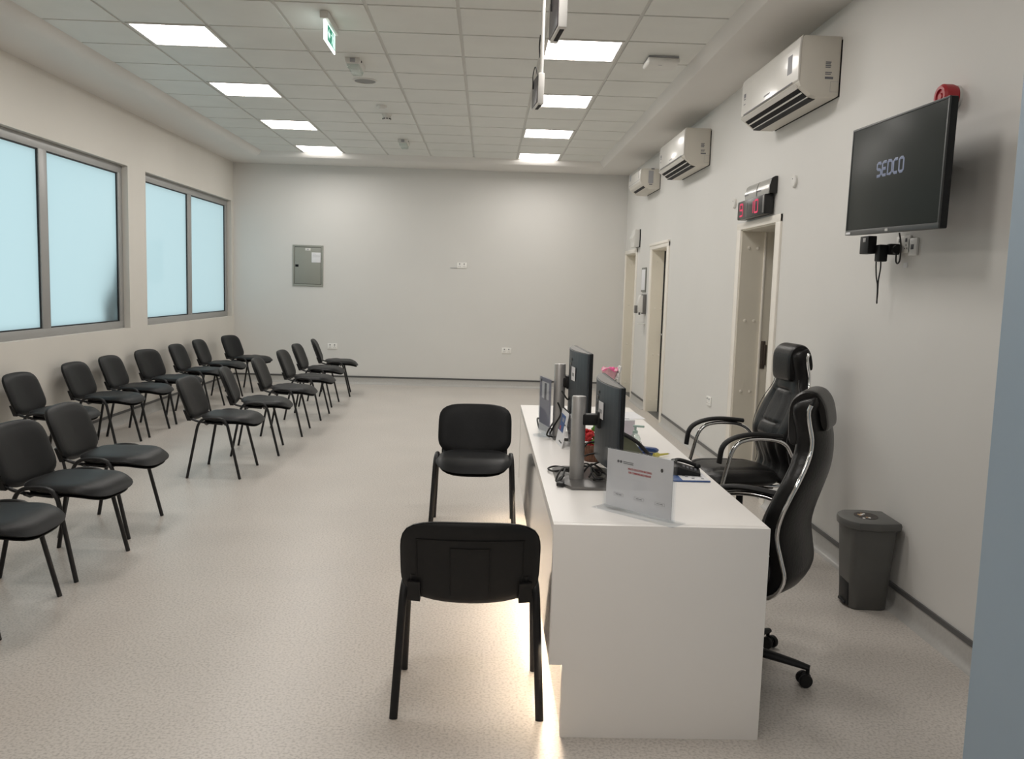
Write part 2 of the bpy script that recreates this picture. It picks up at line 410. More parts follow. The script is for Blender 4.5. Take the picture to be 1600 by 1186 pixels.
skirting('baseboard_right', [((XR, a, 0), (0, 1, 0), b - a, (-1, 0, 0)) for a, b in ybr])

# windows
def window(name, y0, y1):
    xf = XL - .062; xg = XL - .085
    root = bpy.data.objects.new(name, None); COL.objects.link(root); root['kind'] = 'structure'; root.location = (XL, (y0 + y1) / 2, WZ0)
    inv = Matrix.Translation(root.location).inverted()
    mid0, mid1 = y0 + 1.535, y0 + 1.675
    mb = MB(); w = .10
    mb.box(xf - .06, xf, y0, y1, WZ0, WZ0 + .075, 'alu', .003, T=inv); mb.box(xf - .06, xf, y0, y1, WZ1 - .085, WZ1, 'alu', .003, T=inv)
    mb.box(xf - .06, xf, y0, y0 + w, WZ0 + .07, WZ1 - .08, 'alu', .003, T=inv); mb.box(xf - .06, xf, y1 - w, y1, WZ0 + .07, WZ1 - .08, 'alu', .003, T=inv)
    mb.box(xf - .06, xf, mid0, mid1, WZ0 + .07, WZ1 - .08, 'alu', .003, T=inv)
    mb.build('window_frame', root)
    for a, b in ((y0 + w, mid0), (mid1, y1 - w)):
        p = MB(); p.add([inv @ Vector(q) for q in ((xg, a, WZ0 + .07), (xg, b, WZ0 + .07), (xg, b, WZ1 - .08), (xg, a, WZ1 - .08))], [(0, 1, 2, 3)], 'frosted')
        po = p.build('pane', root)
        if po.data.polygons[0].normal.x < 0: po.data.flip_normals()
        q = MB(); t = .011
        for (c0, c1, d0, d1) in ((a, b, WZ0 + .075, WZ0 + .075 + t), (a, b, WZ1 - .085 - t, WZ1 - .085), (a, a + t * .6, WZ0 + .07, WZ1 - .08), (b - t, b, WZ0 + .07, WZ1 - .08)):
            q.box(xg, xg + .012, c0, c1, d0, d1, 'gasket', T=inv)
        q.build('gasket', po)
for i, (a, b) in enumerate(WIN): window('window_%d' % (i + 1), a, b)

# doors
def door(n, a, b, h, cw, deep, handle=True, ajar=False):
    root = bpy.data.objects.new('door_%d' % n, None); COL.objects.link(root); root['kind'] = 'structure'; root.location = (XR, (a + b) / 2, 0)
    inv = Matrix.Translation(root.location).inverted()
    mb = MB(); t = .016; ch = .055
    for c0, c1 in ((a - cw, a), (b, min(b + cw, YB - .01))): mb.box(XR - t, XR + .02, c0, c1, 0, h + ch, 'trimwhite', .003, T=inv)
    mb.box(XR - t - .001, XR + .02, a - cw, min(b + cw, YB - .01), h, h + ch, 'trimwhite', .003, T=inv)
    if n == 2: mb.box(XR - t - .012, XR, a - cw, b + cw, h + ch - .012, h + ch + .02, 'trimwhite', .004, T=inv)
    mb.build('casing', root)
    mb = MB()
    mb.box(XR - .002, XR + deep, b - .01, b + .02, 0, h + .02, 'jamb', T=inv); mb.box(XR - .002, XR + deep, a - .02, a + .01, 0, h + .02, 'jamb', T=inv)
    mb.box(XR - .002, XR + deep, a, b, h - .01, h + .02, 'jamb', T=inv)
    mb.build('lining', root)
    s = MB()
    for z in (.147, .735, 1.325, 1.922):
        for xx in (.06, .135): s.add(*disc((XR + xx, b - .0105, z), (0, -1, 0), .013, .006), 'screwcap', T=inv)
    s.build('screw_caps', root)
    if n == 2:
        q = MB(); q.box(XR + .150, XR + .168, b - .015, b - .008, 0, h - .012, 'gasket', T=inv); q.build('dark_gap_strip', root)  # dark strip painted in for the shade of the door gap
    if not ajar:
        l = MB(); l.box(XR + deep - .06, XR + deep - .02, a + .012, b - .012, .006, h - .012, 'trimwhite', .002, T=inv); lo = l.build('door_leaf', root)
        if handle:
            hn = MB(); hn.tube(fillet([(XR + deep - .06, b - .075, 1.0), (XR + deep - .125, b - .075, 1.0), (XR + deep - .125, b - .2, 1.0)], .02), .010, 'silver', T=inv)
            hn.box(XR + deep - .066, XR + deep - .058, b - .1, b - .05, .9, 1.1, 'silver', .004, T=inv); hn.build('handle', lo)
    else:
        st = MB(); st.box(XR + .185, XR + .20, b - .024, b, 0, h - .012, 'trimwhite', .002, T=inv); st.box(XR + .20, XR + deep, b - .015, b, 0, h, 'jamb', T=inv)
        st.build('door_stop', root)
        sk = MB(); sk.box(XR + .205, XR + .24, b - .024, b - .012, .93, 1.16, 'metal_dark', .002, T=inv); sk.box(XR + .228, XR + .252, b - .03, b - .012, .96, 1.13, 'metal_dark', .003, T=inv); sk.build('strike_plate', root)
        l = MB(); ang = Matrix.Translation((XR + deep, a, 0)) @ Matrix.Rotation(R(-8), 4, 'Z')
        l.box(0, .86, .0, .042, .008, h - .004, 'trimwhite', .002, T=inv @ ang); l.build('door_leaf', root)
def disc(c, n, r, t, seg=14):
    n = Vector(n).normalized(); h = Vector((0, 0, 1)) if abs(n.z) < .9 else Vector((1, 0, 0)); u = n.cross(h).normalized(); v = n.cross(u); c = Vector(c)
    vs = [c + u * (q * r * math.cos(2 * PI * k / seg)) + v * (q * r * math.sin(2 * PI * k / seg)) + n * d for q, d in ((1, 0), (1, t * .6), (.75, t)) for k in range(seg)]
    fs = [(i * seg + k, i * seg + (k + 1) % seg, (i + 1) * seg + (k + 1) % seg, (i + 1) * seg + k) for i in range(2) for k in range(seg)] + [tuple(2 * seg + k for k in range(seg))]
    return vs, fs
door(1, *DOORS[0], .066, .26, handle=False)
door(2, *DOORS[1], cas, .26)
door(3, *DOORS[2], cas, .27, ajar=True)
# room behind the third door and doorway floor strips, shade put into their dark colour
mb = MB()
mb.box(XR + .16, XR + 2.2, 5.5, 5.56, 0, 2.9, 'wall'); mb.box(XR + .16, XR + 2.2, 8.6, 8.66, 0, 2.9, 'wall'); mb.box(XR + 2.2, XR + 2.26, 5.5, 8.66, 0, 2.9, 'wall'); mb.box(XR + .16, XR + 2.26, 5.5, 8.66, 2.9, 2.96, 'wall')
struct(mb, 'wall_beyond')
mb = MB(); mb.box(XR + .02, XR + 2.3, 5.5, 8.7, -.05, 0, 'shaded_floor')
for a, b, h in DOORS[:2]: mb.box(XR + .02, XR + .3, a, b, -.05, 0, 'shaded_floor')
struct(mb, 'floor_beyond')

# ------------------------------------------------------------------ ceiling fittings
NL = ['ceiling light panel, nearest one of the left row in the photo', 'ceiling light panel, second of the left row counted from the near end', 'ceiling light panel, third of the left row counted from the near end', 'ceiling light panel of the left row beside the back wall',
      'ceiling light panel behind the nearer hanging display, nearest of the right row', 'ceiling light panel behind the farther hanging display, second of the right row', 'ceiling light panel, third of the right row counted from the near end', 'ceiling light panel of the right row beside the back wall']
mbf = MB(); q = .288; z0 = ZC - .003
for a, b, c, d in ((-q, q, -q, -q + .022), (-q, q, q - .022, q), (-q, -q + .022, -q, q), (q - .022, q, -q, q)): mbf.box(a, b, c, d, z0 - ZC, .02, 'lampframe', .002, 1)
mbd = MB(); mbd.add([(-q + .02, -q + .02, .002), (q - .02, -q + .02, .002), (q - .02, q - .02, .002), (-q + .02, q - .02, .002)], [(0, 1, 2, 3)], 'lamp')
proto = None
for j, (i, k) in enumerate(LAMPS):
    loc = (GX0 + G * (i + .5), GY0 + G * (k + .5), ZC)
    lab = NL[j] if j < 8 else 'unseen square ceiling light panel, there to light the near end of the room'
    if proto is None:
        proto = thing('ceiling_light', lab, 'ceiling light', loc, 0, 'square light panels in the tiled ceiling')
        mbf.build('light_frame', proto); mbd.build('diffuser', proto)
    else: dup(proto, loc, 0, lab)

def bulkhead(loc, rz, label):
    t = thing('emergency_light', label, 'emergency light', loc, rz, 'emergency lights on the ceiling')
    a = MB(); a.prism([(-.062, 0), (.062, 0), (.062, -.026), (.05, -.052), (-.05, -.052), (-.062, -.026)], -.15, .15, 'white_plastic', 'y', .006); a.build('body', t)
    b = MB(); b.prism([(-.052, -.046), (.052, -.046), (.04, -.085), (-.04, -.085)], -.14, .14, 'clear', 'y', .008); b.build('lens', t)
    c = MB(); c.box(-.02, .02, -.157, -.149, -.042, -.01, 'greyprint', .002); c.build('battery_cover', t)
    c = MB(); c.box(.061, .066, -.1, -.08, -.03, -.015, 'dark', .001); c.build('test_button', t)
    return t
bl = bulkhead((-1.125, 7.33, ZC + .004), 0, 'clear plastic emergency light on the ceiling beside the round speaker grille')
dup(bl, (-1.10, 11.2, ZC + .004), 0, 'small emergency light on the ceiling far away by the back wall')
t = thing('ceiling_speaker', 'round grey speaker grille set flush in the ceiling tile', 'speaker', (-1.135, 7.97, ZC))
a = MB(); a.lathe([(.108, 0), (.106, -.008), (.094, -.009), (.093, -.004)], 'white_plastic', 32); a.build('rim', t)
a = MB(); a.lathe([(.093, -.004), (.06, -.007), (.001, -.008)], 'grille', 32); a.build('grille', t)
def smoke(loc, label, big):
    t = thing('smoke_detector', label, 'smoke detector', loc, 0, 'detectors on the ceiling')
    a = MB(); a.lathe([(.052, 0), (.052, -.016), (.048, -.022), (.001, -.022)], 'white_plastic', 24); a.build('mount', t)
    a = MB()
    if big: a.lathe([(.044, -.022), (.046, -.045), (.036, -.062), (.001, -.066)], 'white_plastic', 24)
    else: a.lathe([(.04, -.022), (.03, -.034), (.001, -.036)], 'white_plastic', 24)
    a.build('head', t)
    if big:
        a = MB()
        for k in range(9):
            A = 2 * PI * k / 9; T = Matrix.Rotation(A, 4, 'Z'); a.box(.040, .0465, -.009, .009, -.057, -.049, 'dark', T=T)
        a.build('vents', t)
smoke((-1.12, 9.05, ZC), 'flat white detector disc on the ceiling, nearer of the two', False)
smoke((-1.115, 9.47, ZC), 'white ceiling smoke detector with dark vent slots', True)
t = thing('access_point', 'white square wireless access point box on the ceiling', 'access point', (1.30, 6.90, ZC), 0)
a = MB(); a.box(-.115, .115, -.115, .115, -.012, 0, 'greyprint', .004); a.build('mount', t)  # grey mount, its colour also gives the shadow line above the cover
a = MB(); a.box(-.125, .125, -.125, .125, -.055, -.012, 'white_plastic', .02, 3); a.build('cover', t)
a = MB(); a.box(-.03, .0, -.05, -.04, -.0562, -.055, 'greyprint'); a.build('printed_mark', t)
# exit sign
t = thing('exit_sign', 'green and white illuminated exit sign hanging from the ceiling', 'exit sign', (-1.13, 6.2, ZC), 0)
a = MB(); a.box(-.028, .028, -.21, .21, -.05, 0, 'white_plastic', .005); a.build('housing', t)
a = MB(); a.box(-.005, .005, -.19, .20, -.182, -.05, 'exit_white', .002); pl = a.build('sign_panel', t)
T = frame((.0062, .02, -.112), (0, 1, 0), (0, 0, 1)) @ Matrix.Diagonal((1, .82, 1, 1))
a = MB(); a.box(-.125, .165, -.062, .066, 0, .0006, 'exit_green', T=T); a.build('green_field', pl)
a = MB()
a.add([(x, y_, .0012) for x, y_ in ((-.115, 0), (-.07, .045), (-.07, .018), (-.03, .018), (-.03, -.018), (-.07, -.018), (-.07, -.045))], [(0, 1, 2, 3, 4, 5, 6)], 'exit_pale', T)
a.build('arrow', pl)
a = MB()
a.add([(x, y_, .0012) for x, y_ in ((.085, -.055), (.155, -.055), (.155, .058), (.085, .058))], [(0, 1, 2, 3)], 'exit_pale', T)
a.build('door_symbol', pl)
a = MB()
for poly in ([(.05 + .012 * math.cos(k * PI / 5), .045 + .012 * math.sin(k * PI / 5)) for k in range(10)], [(.03, .03), (.055, .03), (.065, -.01), (.04, -.01)], [(.04, -.01), (.055, -.01), (.03, -.05), (.015, -.05)], [(.05, -.01), (.066, -.01), (.082, -.05), (.066, -.05)], [(.03, .03), (.034, .018), (.005, .012), (.0, .022)], [(.055, .03), (.06, .018), (.085, .005), (.09, .015)]):
    a.add([(x, y_, .0018) for x, y_ in poly], [tuple(range(len(poly)))], 'exit_pale', T)
a.build('running_figure', pl)
# hanging counter displays
def hang(cx, cy, ang, label, ln):
    t = thing('counter_display', label, 'display', (cx, cy, 2.6), ang, 'slim displays hung on poles over the desk')
    h = .175
    a = MB(); a.box(-.022, .014, -ln / 2, ln / 2, 0, h, 'white_plastic', .006); a.build('case', t)
    a = MB(); a.box(-.026, -.021, -ln / 2 + .012, ln / 2 - .004, .01, h - .012, 'disp_face', .002); a.build('display_face', t)
    a = MB(); a.box(-.012, .006, -ln / 2 + .03, ln / 2 - .05, -.002, .002, 'dark'); a.build('bottom_slot', t)
    a = MB(); a.tube([(0, -.07, h), (0, -.07, ZC - 2.595)], .011, 'white_plastic'); a.lathe([(.035, ZC - 2.6 - .02), (.035, ZC - 2.595)], 'white_plastic', 16, T=Matrix.Translation((0, -.07, 0))); a.build('pole', t)
    a = MB(); a.tube(spline([(-.005, .02, h - .01), (-.02, .03, h + .06), (-.03, .05, h + .02), (-.028, .06, h - .06)]), .003, 'cable')
    a.tube(spline([(-.005, -.03, h + .1), (-.012, -.04, h + .16), (-.01, -.058, h + .22)]), .004, 'cable'); a.build('cable', t)
hang(.272, 3.755, R(4.5), 'slim hanging counter display on a pole, nearer one at the top edge', .25)
hang(.272, 5.22, R(6), 'slim hanging counter display with long white pole, farther one', .21)

# ------------------------------------------------------------------ right wall fittings
def ac(y0, y1, z0, z1, d, label, kind):
    # wall at x=XR ; profile (x,z), extruded along y; near end = y0
    t = thing('air_conditioner', label, 'air conditioner', (XR, (y0 + y1) / 2, z0), 0, 'wall mounted air conditioners')
    H = z1 - z0; ly = (y1 - y0) / 2
    prof = [(-.006, .01), (-.006, H), (-d + .02, H), (-d + .004, H - .015), (-d, H - .06), (-d, .085), (-d + .012, .06), (-d + .075, .012), (-d + .11, 0), (-.02, 0)]
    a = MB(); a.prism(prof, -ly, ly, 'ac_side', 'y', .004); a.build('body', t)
    a = MB(); a.prism([(-d + .012, H + .004), (-d - .006, H - .018), (-d - .009, H - .06), (-d - .009, .098), (-d + .002, .088), (-d + .004, H - .06)], -ly - .002, ly + .002, 'ac_white', 'y', .003); a.build('front_panel', t)
    a = MB(); a.box(-.004, .0, -ly - .003, ly + .003, .004, H - .02, 'dark'); a.build('back_plate', t)
    dx, dz = .063, -.048; L_ = math.hypot(dx, dz)
    def along(s_, o): # point on the slanted outlet face
        return (-d + .012 + dx * s_ - .76 * 0 + o * (dz / L_), .06 + dz * s_ - o * (dx / L_))
    def band(s0, s1, o, w0, w1, m, mbx):
        A = along(s0, .0); Bq = along(s1, .0); C = along(s1, o); D = along(s0, o)
        mbx.prism([A, Bq, C, D], w0, w1, m, 'y')
    if kind == 0:
        e = .06
        a = MB(); band(.08, 1.0, .003, -ly + e, ly - e * .6, 'dark', a); a.box(-d + .075, -d + .125, -ly + e, ly - e * .6, -.003, .003, 'dark'); a.build('air_outlet', t)
        for s0, s1 in ((.44, .56), (1.0, 1.12)):
            a = MB(); band(s0, s1, .006, -ly + e, ly - e * .6, 'ac_white', a); a.build('louvre', t)
        a = MB(); band(-.42, .02, .010, -ly + .04, ly - .03, 'ac_white', a); a.build('flap', t)
        a = MB(); a.box(-d - .0105, -d - .008, -ly + .09, ly - .06, .094, .101, 'greytext'); a.build('panel_gap', t)
    else:
        a = MB(); band(.45, .85, .004, -ly + .03, ly - .12, 'dark', a); a.build('air_outlet', t)
        a = MB(); a.box(-d - .0105, -d - .008, -ly + .02, ly - .02, .11, .114, 'greyprint'); a.build('panel_gap', t)
    # print on the panel and on the near end
    T = frame((-d - .0095, 0, 0), (0, -1, 0), (0, 0, 1))
    def mark(name, *r, m='greytext'):
        q = MB(); q.box(*r, 0, .0006, m, T=T); q.build(name, t)
    if kind == 0:
        mark('logo', -.06, .06, .125, .135, m='greyprint')
        for z in (.235, .215, .20, .165): mark('printed_mark', ly - .095, ly - .055, z, z + (.022 if z == .215 else .008)) if False else mark('printed_mark', -ly + .055, -ly + .095, z, z + (.022 if z == .215 else .008))
        if ly > .5 and y0 < 6: mark('energy_sticker', ly - .19, ly - .11, .16, .27, m='greyprint')
    else:
        mark('energy_sticker', -ly + .06, -ly + .16, .17, .25, m='greyprint'); mark('printed_mark', ly - .12, ly - .1, .14, .26, m='greyprint')
    T = frame((0, -ly - .001, 0), (1, 0, 0), (0, 0, 1))
    if kind == 0:
        for k, (w, z) in enumerate(((.034, .2), (.03, .19), (.034, .18), (.03, .17), (.04, .14), (.034, .13), (.05, .105))): mark('printed_mark', -.095, -.095 + w, z, z + (.013 if k == 6 else .006))
        for r_ in ((-.06, -.012, .03, .0315), (-.06, -.012, .09, .0915), (-.06, -.0585, .03, .09)): mark('panel_line', *r_, m='greyprint')
    else:
        mark('label_sticker', -.15, -.09, .07, .22, m='greyprint'); mark('printed_mark', -.12, -.08, .235, .25); mark('printed_mark', -.14, -.1, .05, .062)
    return t
ac(5.29, 6.45, 2.735, 3.09, .25, 'large white wall air conditioner with three dark outlet slots, nearest the television', 0)
ac(8.33, 9.49, 2.745, 3.09, .25, 'white wall air conditioner in the middle of the three on the right wall', 0)
ac(10.72, 11.56, 2.785, 3.03, .245, 'smallest air conditioner at the back corner with one dark slot and side sticker', 1)

# television
t = thing('television', 'black wall television on a bracket showing the word SEDCO', 'television', (1.83, 3.975, 2.11), 0); t.rotation_euler = (R(1.4), 0, 0)
a = MB(); a.box(0, .035, -.463, .463, -.262, .262, 'tv_case', .006); a.box(.035, .065, -.28, .28, -.23, .16, 'tv_case', .012); a.build('case', t)
a = MB(); a.box(-.002, .003, -.452, .452, -.236, .252, 'tv_screen', .001); so = a.build('screen', t)
a = MB()
for b0, b1, c0, c1 in ((-.463, .463, -.262, -.238), (-.463, .463, .252, .262), (-.463, -.452, -.24, .254), (.452, .463, -.24, .254)): a.box(-.004, .004, b0, b1, c0, c1, 'tv_bezel', .0015)
a.build('bezel', t)
T = frame((-.0025, .018, .034), (0, -1, 0), (0, 0, 1))
a = MB()
GL = {'S': [[(.48, .86), (.4, 1), (.12, 1), (0, .9), (0, .6), (.1, .52), (.38, .48), (.5, .4), (.5, .12), (.38, 0), (.02, 0)]],
      'E': [[(.48, 1), (.12, 1), (0, .88), (0, .12), (.12, 0), (.48, 0)], [(0, .5), (.42, .5)]],
      'D': [[(0, 1), (.34, 1), (.5, .85), (.5, .15), (.34, 0), (0, 0), (0, 1)]],
      'C': [[(.48, 1), (.15, 1), (0, .86), (0, .14), (.15, 0), (.48, 0)]],
      'O': [[(.12, 1), (.38, 1), (.5, .88), (.5, .12), (.38, 0), (.12, 0), (0, .12), (0, .88), (.12, 1)]]}
x = -.135
for ch in 'SEDCO':
    for st in GL[ch]:
        P_ = [Vector((x + p[0] * .082, (p[1] - .5) * .060, 0)) for p in st]
        a.tube(P_, .0068, 'tv_text', rb=.0005, bn=(0, 0, 1), seg=8, T=T)
    x += .0555
a.build('screen_text', so)
a = MB(); a.box(-.0052, -.0038, .40, .452, -.258, -.247, 'paper'); a.build('sticker', t)
a = MB(); a.box(-.0052, -.0038, -.015, .015, -.256, -.244, 'mirror'); a.build('logo_badge', t)
a = MB(); a.box(.06, .11, -.12, .12, -.13, .07, 'black_tube', .004); a.box(.11, .238, .03, .11, -.06, .06, 'black_tube', .004); a.box(.232, .2465, .02, .22, -.12, .12, 'black_tube', .003); a.build('wall_bracket', t)
# sockets and adapters under the television
def socket(name, label, T, w=.146, h=.086, kind='double', group='white wall sockets'):
    t = thing(name, label, 'wall socket', T.translation, 0, group); t.matrix_world = T
    a = MB(); a.box(-w / 2, w / 2, -h / 2, h / 2, 0, .012, 'socket_white', .004); a.build('faceplate', t)
    a = MB()
    if kind == 'double':
        for s_ in (-.034, .034):
            a.box(s_ - .008, s_ + .008, .012, .03, .012, .015, 'greytext', .001)
            for px, py in ((0, -.004), (-.011, -.02), (.011, -.02)): a.box(s_ + px - .003, s_ + px + .003, py - .003, py + .003, .0115, .0126, 'dark')
    elif kind == 'single':
        a.box(-.008, .008, .01, .03, .010, .013, 'greyprint', .001)
        for px, py in ((0, -.004), (-.011, -.02), (.011, -.02)): a.box(px - .003, px + .003, py - .003, py + .003, .0095, .0105, 'greytext')
    else: a.box(-.014, .014, -.012, .012, .012, .014, 'plug_grey', .001)
    a.build('socket_holes', t); return t
WR = lambda y, z: frame((XR, y, z), (0, -1, 0), (0, 0, 1))
WB = lambda x, z: frame((x, YB, z), (1, 0, 0), (0, 0, 1))
socket('wall_socket', 'white double wall socket under the television with a black plug in it', WR(4.315, 1.815))
socket('data_socket', 'white square data outlet beside the plugged socket under the television', WR(4.215, 1.80), .086, .086, 'data')
socket('wall_socket', 'white wall socket low on the right wall near the armchairs', WR(7.89, .55), .15, .086, 'double')
socket('wall_socket', 'white double wall socket high on the back wall right of the centre', WB(-.395, 1.845))
socket('wall_socket', 'white double wall socket low on the back wall behind the waiting chairs', WB(-2.335, .568))
socket('wall_socket', 'white double wall socket low on the back wall towards the desk', WB(.317, .572))
a = MB(); a.box(-.57, -.47, YB - .008, YB + .004, 1.80, 1.808, 'greyprint', .001); tag(a.build('cable_trunking'), 'short thin cable trunking left of the high back wall socket', 'trunking')
t = thing('power_adapter', 'black plug adapter with hanging cable in the socket under the television', 'power adapter', (XR - .012, 4.36, 1.79))
a = MB(); a.box(-.055, 0, -.025, .02, -.025, .03, 'black_plastic', .008); a.tube([(-.03, -.03, 0), (-.03, -.055, 0)], .022, 'black_plastic'); a.build('plug', t)
a = MB(); a.box(-.10, -.055, -.01, .045, -.06, .025, 'black_plastic', .006); a.build('adapter_block', t)
a = MB(); a.tube(spline([(-.075, .02, -.06), (-.07, .03, -.10), (-.06, .065, -.155), (-.05, .085, -.22), (-.05, .088, -.262), (-.055, .075, -.27), (-.058, .07, -.25), (-.062, .068, -.18), (-.07, .072, -.13), (-.08, .062, -.06), (-.08, .05, .0)]), .0035, 'cable'); a.build('cable', t)
a = MB(); a.tube(spline([(-.03, -.045, -.02), (-.03, -.05, -.06), (-.035, -.08, -.07), (-.04, -.11, -.05), (-.06, -.15, .02), (-.09, -.19, .07)]), .004, 'cable'); a.build('power_cord', t)
a = MB(); a.box(1.93, 1.975, 4.40, 4.50, 1.77, 1.86, 'black_plastic', .004); a.box(1.928, 1.9305, 4.43, 4.46, 1.83, 1.85, 'silver', .0005)
tag(a.build('set_top_box'), 'small black receiver box hanging below the television edge', 'receiver box')
a = MB(); a.box(XR - .004, XR, 4.27, 4.31, 1.70, 1.725, 'paper', .001); tag(a.build('wall_tag'), 'tiny white paper tag on the wall under the television sockets', 'tag')
# sounder
t = thing('fire_alarm_sounder', 'round red fire alarm sounder on the wall above the television', 'alarm', (XR, 3.935, 2.45)); TT = Matrix.Rotation(-PI / 2, 4, 'Y')
a = MB(); a.lathe([(.052, 0), (.052, .012), (.001, .012)], 'white_plastic', 28, T=TT); a.build('base', t)
a = MB(); a.lathe([(.05, .012), (.056, .03), (.056, .07), (.047, .081), (.034, .081), (.031, .073), (.018, .073), (.015, .079), (.001, .079)], 'red', 28, T=TT); a.build('horn', t)
# wall discs
for yy, zz, lab in ((5.955, 2.318, 'small white round detector disc on the wall nearer the television'), (7.395, 2.305, 'small white round detector disc left of the red number display')):
    t = thing('wall_detector', lab, 'detector', (XR, yy, zz), 0, 'round white wall discs')
    a = MB(); a.lathe([(.042, 0), (.042, .012), (.036, .018), (.001, .02)], 'white_plastic', 24, T=TT); a.build('disc', t)
    a = MB(); a.ball((-.019, .005, .018), .004, 'greytext', 8); a.build('indicator', t)
# number display above the door
t = thing('number_display', 'black ticket number display with red digits above the door', 'number display', (XR, 6.70, 2.205), 0)
a = MB(); a.box(-.075, -.012, -.34, .34, -.072, .072, 'led_black', .004); a.build('case', t)
a = MB(); a.box(-.078, -.074, -.335, .335, -.066, .066, 'led_black', .001); a.box(-.08, -.076, -.335, -.30, -.062, .062, 'pewter', .001); a.box(-.0795, -.077, .095, .101, -.06, .05, 'silver'); a.build('front_window', t)
def seg7(a, T, x, ch, w, h):
    S = {'A': (0, h / 2, w, 0), 'G': (0, 0, w, 0), 'D': (0, -h / 2, w, 0), 'F': (-w / 2, h / 4, 0, h / 2), 'E': (-w / 2, -h / 4, 0, h / 2), 'B': (w / 2, h / 4, 0, h / 2), 'C': (w / 2, -h / 4, 0, h / 2)}
    for s_ in {'9': 'ABCDFG', '0': 'ABCDEF', '1': 'BC', '8': 'ABCDEFG', '5': 'AFGCD'}[ch]:
        cx, cy, lx, ly = S[s_]; th = .007
        a.box(x + cx - lx / 2 - (0 if lx else th), x + cx + lx / 2 + (0 if lx else th), cy - ly / 2 - (0 if ly else th), cy + ly / 2 + (0 if ly else th), 0, .001, 'led_red', T=T)
T = frame((-.0785, 0, 0), (0, -1, 0), (0, 0, 1))
a = MB(); seg7(a, T, -.235, '9', .075, .09); a.build('digit', t)
for x, ch in ((.035, '1'), (.15, '0')):
    a = MB(); seg7(a, T, x, ch, .075, .09); a.build('digit', t)
t = thing('sign_holder', 'pair of shiny silver name plates above the red number display', 'sign plates', (XR, 6.64, 2.28), 0)
for yy in (-.15, .16):
    a = MB(); a.prism([(-.05, 0), (-.054, .05), (-.04, .10), (-.025, .115), (-.02, .115), (-.03, .1), (-.045, .05), (-.045, 0)], yy - .145, yy + .145, 'mirror', 'y'); p = a.build('name_plate', t)
    a = MB()
    for k in range(3): a.box(-.0545, -.0525, yy + .12 - k * .035, yy + .145 - k * .035, .034, .044, 'greytext')
    a.build('printed_marks', p)
a = MB(); a.prism([(-.056, 0), (-.058, .05), (-.042, .108), (-.018, .122), (0, .122), (0, 0)], -.318, -.296, 'led_black', 'y'); a.prism([(-.046, 0), (-.048, .05), (-.03, .1), (-.012, .114), (0, .114), (0, 0)], -.298, .32, 'led_black', 'y'); a.build('backing', t)
# dispenser, framed notice, emergency box
t = thing('soap_dispenser', 'grey and white hand sanitiser dispenser on the wall between two doors', 'dispenser', (XR + .004, 11.36, 1.37), 0)
a = MB(); a.box(-.05, 0, -.065, .065, -.13, .13, 'pewter', .006); a.build('back_plate', t)
a = MB(); a.prism([(-.045, .115), (-.085, .115), (-.115, .02), (-.115, -.10), (-.045, -.115)], -.06, .06, 'white_plastic', 'y', .01); a.build('cover', t)
a = MB(); a.box(-.145, -.11, -.045, .045, -.12, -.02, 'pewter', .006); a.tube([(-.08, 0, -.11), (-.08, 0, -.14)], .012, 'pewter'); a.build('push_lever', t)
a = MB(); a.box(-.10, 0, -.05, .05, -.262, -.256, 'white_plastic', .002); a.box(-.006, 0, -.05, .05, -.26, -.12, 'white_plastic', .001); a.build('drip_tray', t)
t = thing('framed_notice', 'narrow grey framed notice on the wall above the dispenser', 'notice', (XR, 11.51, 1.69), 0)
a = MB(); a.box(-.016, 0, -.15, .15, -.16, .16, 'panel_edge', .004); a.build('frame', t)
a = MB(); a.box(-.018, -.015, -.128, .128, -.135, .135, 'paper', .001); a.build('notice_sheet', t)
t = thing('wall_cabinet', 'small white box on the wall above the farthest doorway', 'box', (XR, 12.1, 2.26), 0)
a = MB(); a.box(-.012, 0, -.16, .16, -.12, .12, 'dark', .002); a.build('back_plate', t)
a = MB(); a.prism([(-.01, .115), (-.075, .12), (-.085, .05), (-.11, .0), (-.085, -.06), (-.085, -.12), (-.01, -.115)], -.15, .15, 'white_plastic', 'y', .006); a.build('cover', t)
# electrical panel on the back wall
t = thing('electrical_panel', 'grey green electrical panel with a paper sheet on the back wall', 'electrical panel', (-2.708, YB + .004, 1.772), 0)
a = MB()
for b0, b1, c0, c1 in ((-.229, .229, .278, .306), (-.229, .229, -.306, -.278), (-.229, -.2, -.28, .28), (.2, .229, -.28, .28)): a.box(b0, b1, -.02, 0, c0, c1, 'panel_grey', .003)
a.box(-.2, .2, -.006, 0, -.28, .28, 'dark'); a.build('surround', t)
a = MB(); a.box(-.195, .195, -.017, -.004, -.273, .273, 'panel_grey', .002); d = a.build('door', t)
a = MB(); a.box(-.188, -.14, -.022, -.016, -.02, .015, 'dark', .002); a.build('latch', d)
a = MB(); a.box(.055, .19, -.0185, -.0165, .05, .20, 'paper', .0005)
for k in range(4): a.box(.07, .07 + (.11 if k else .05), -.0192, -.0183, .175 - k * .014, .178 - k * .014, 'greyprint')
a.build('paper_sheet', d)
a = MB(); a.box(-.04, .04, -.0185, -.0165, .225, .262, 'white_plastic', .0005); a.box(-.012, .012, -.0192, -.0183, .235, .252, 'greyprint'); a.build('label_plate', d)

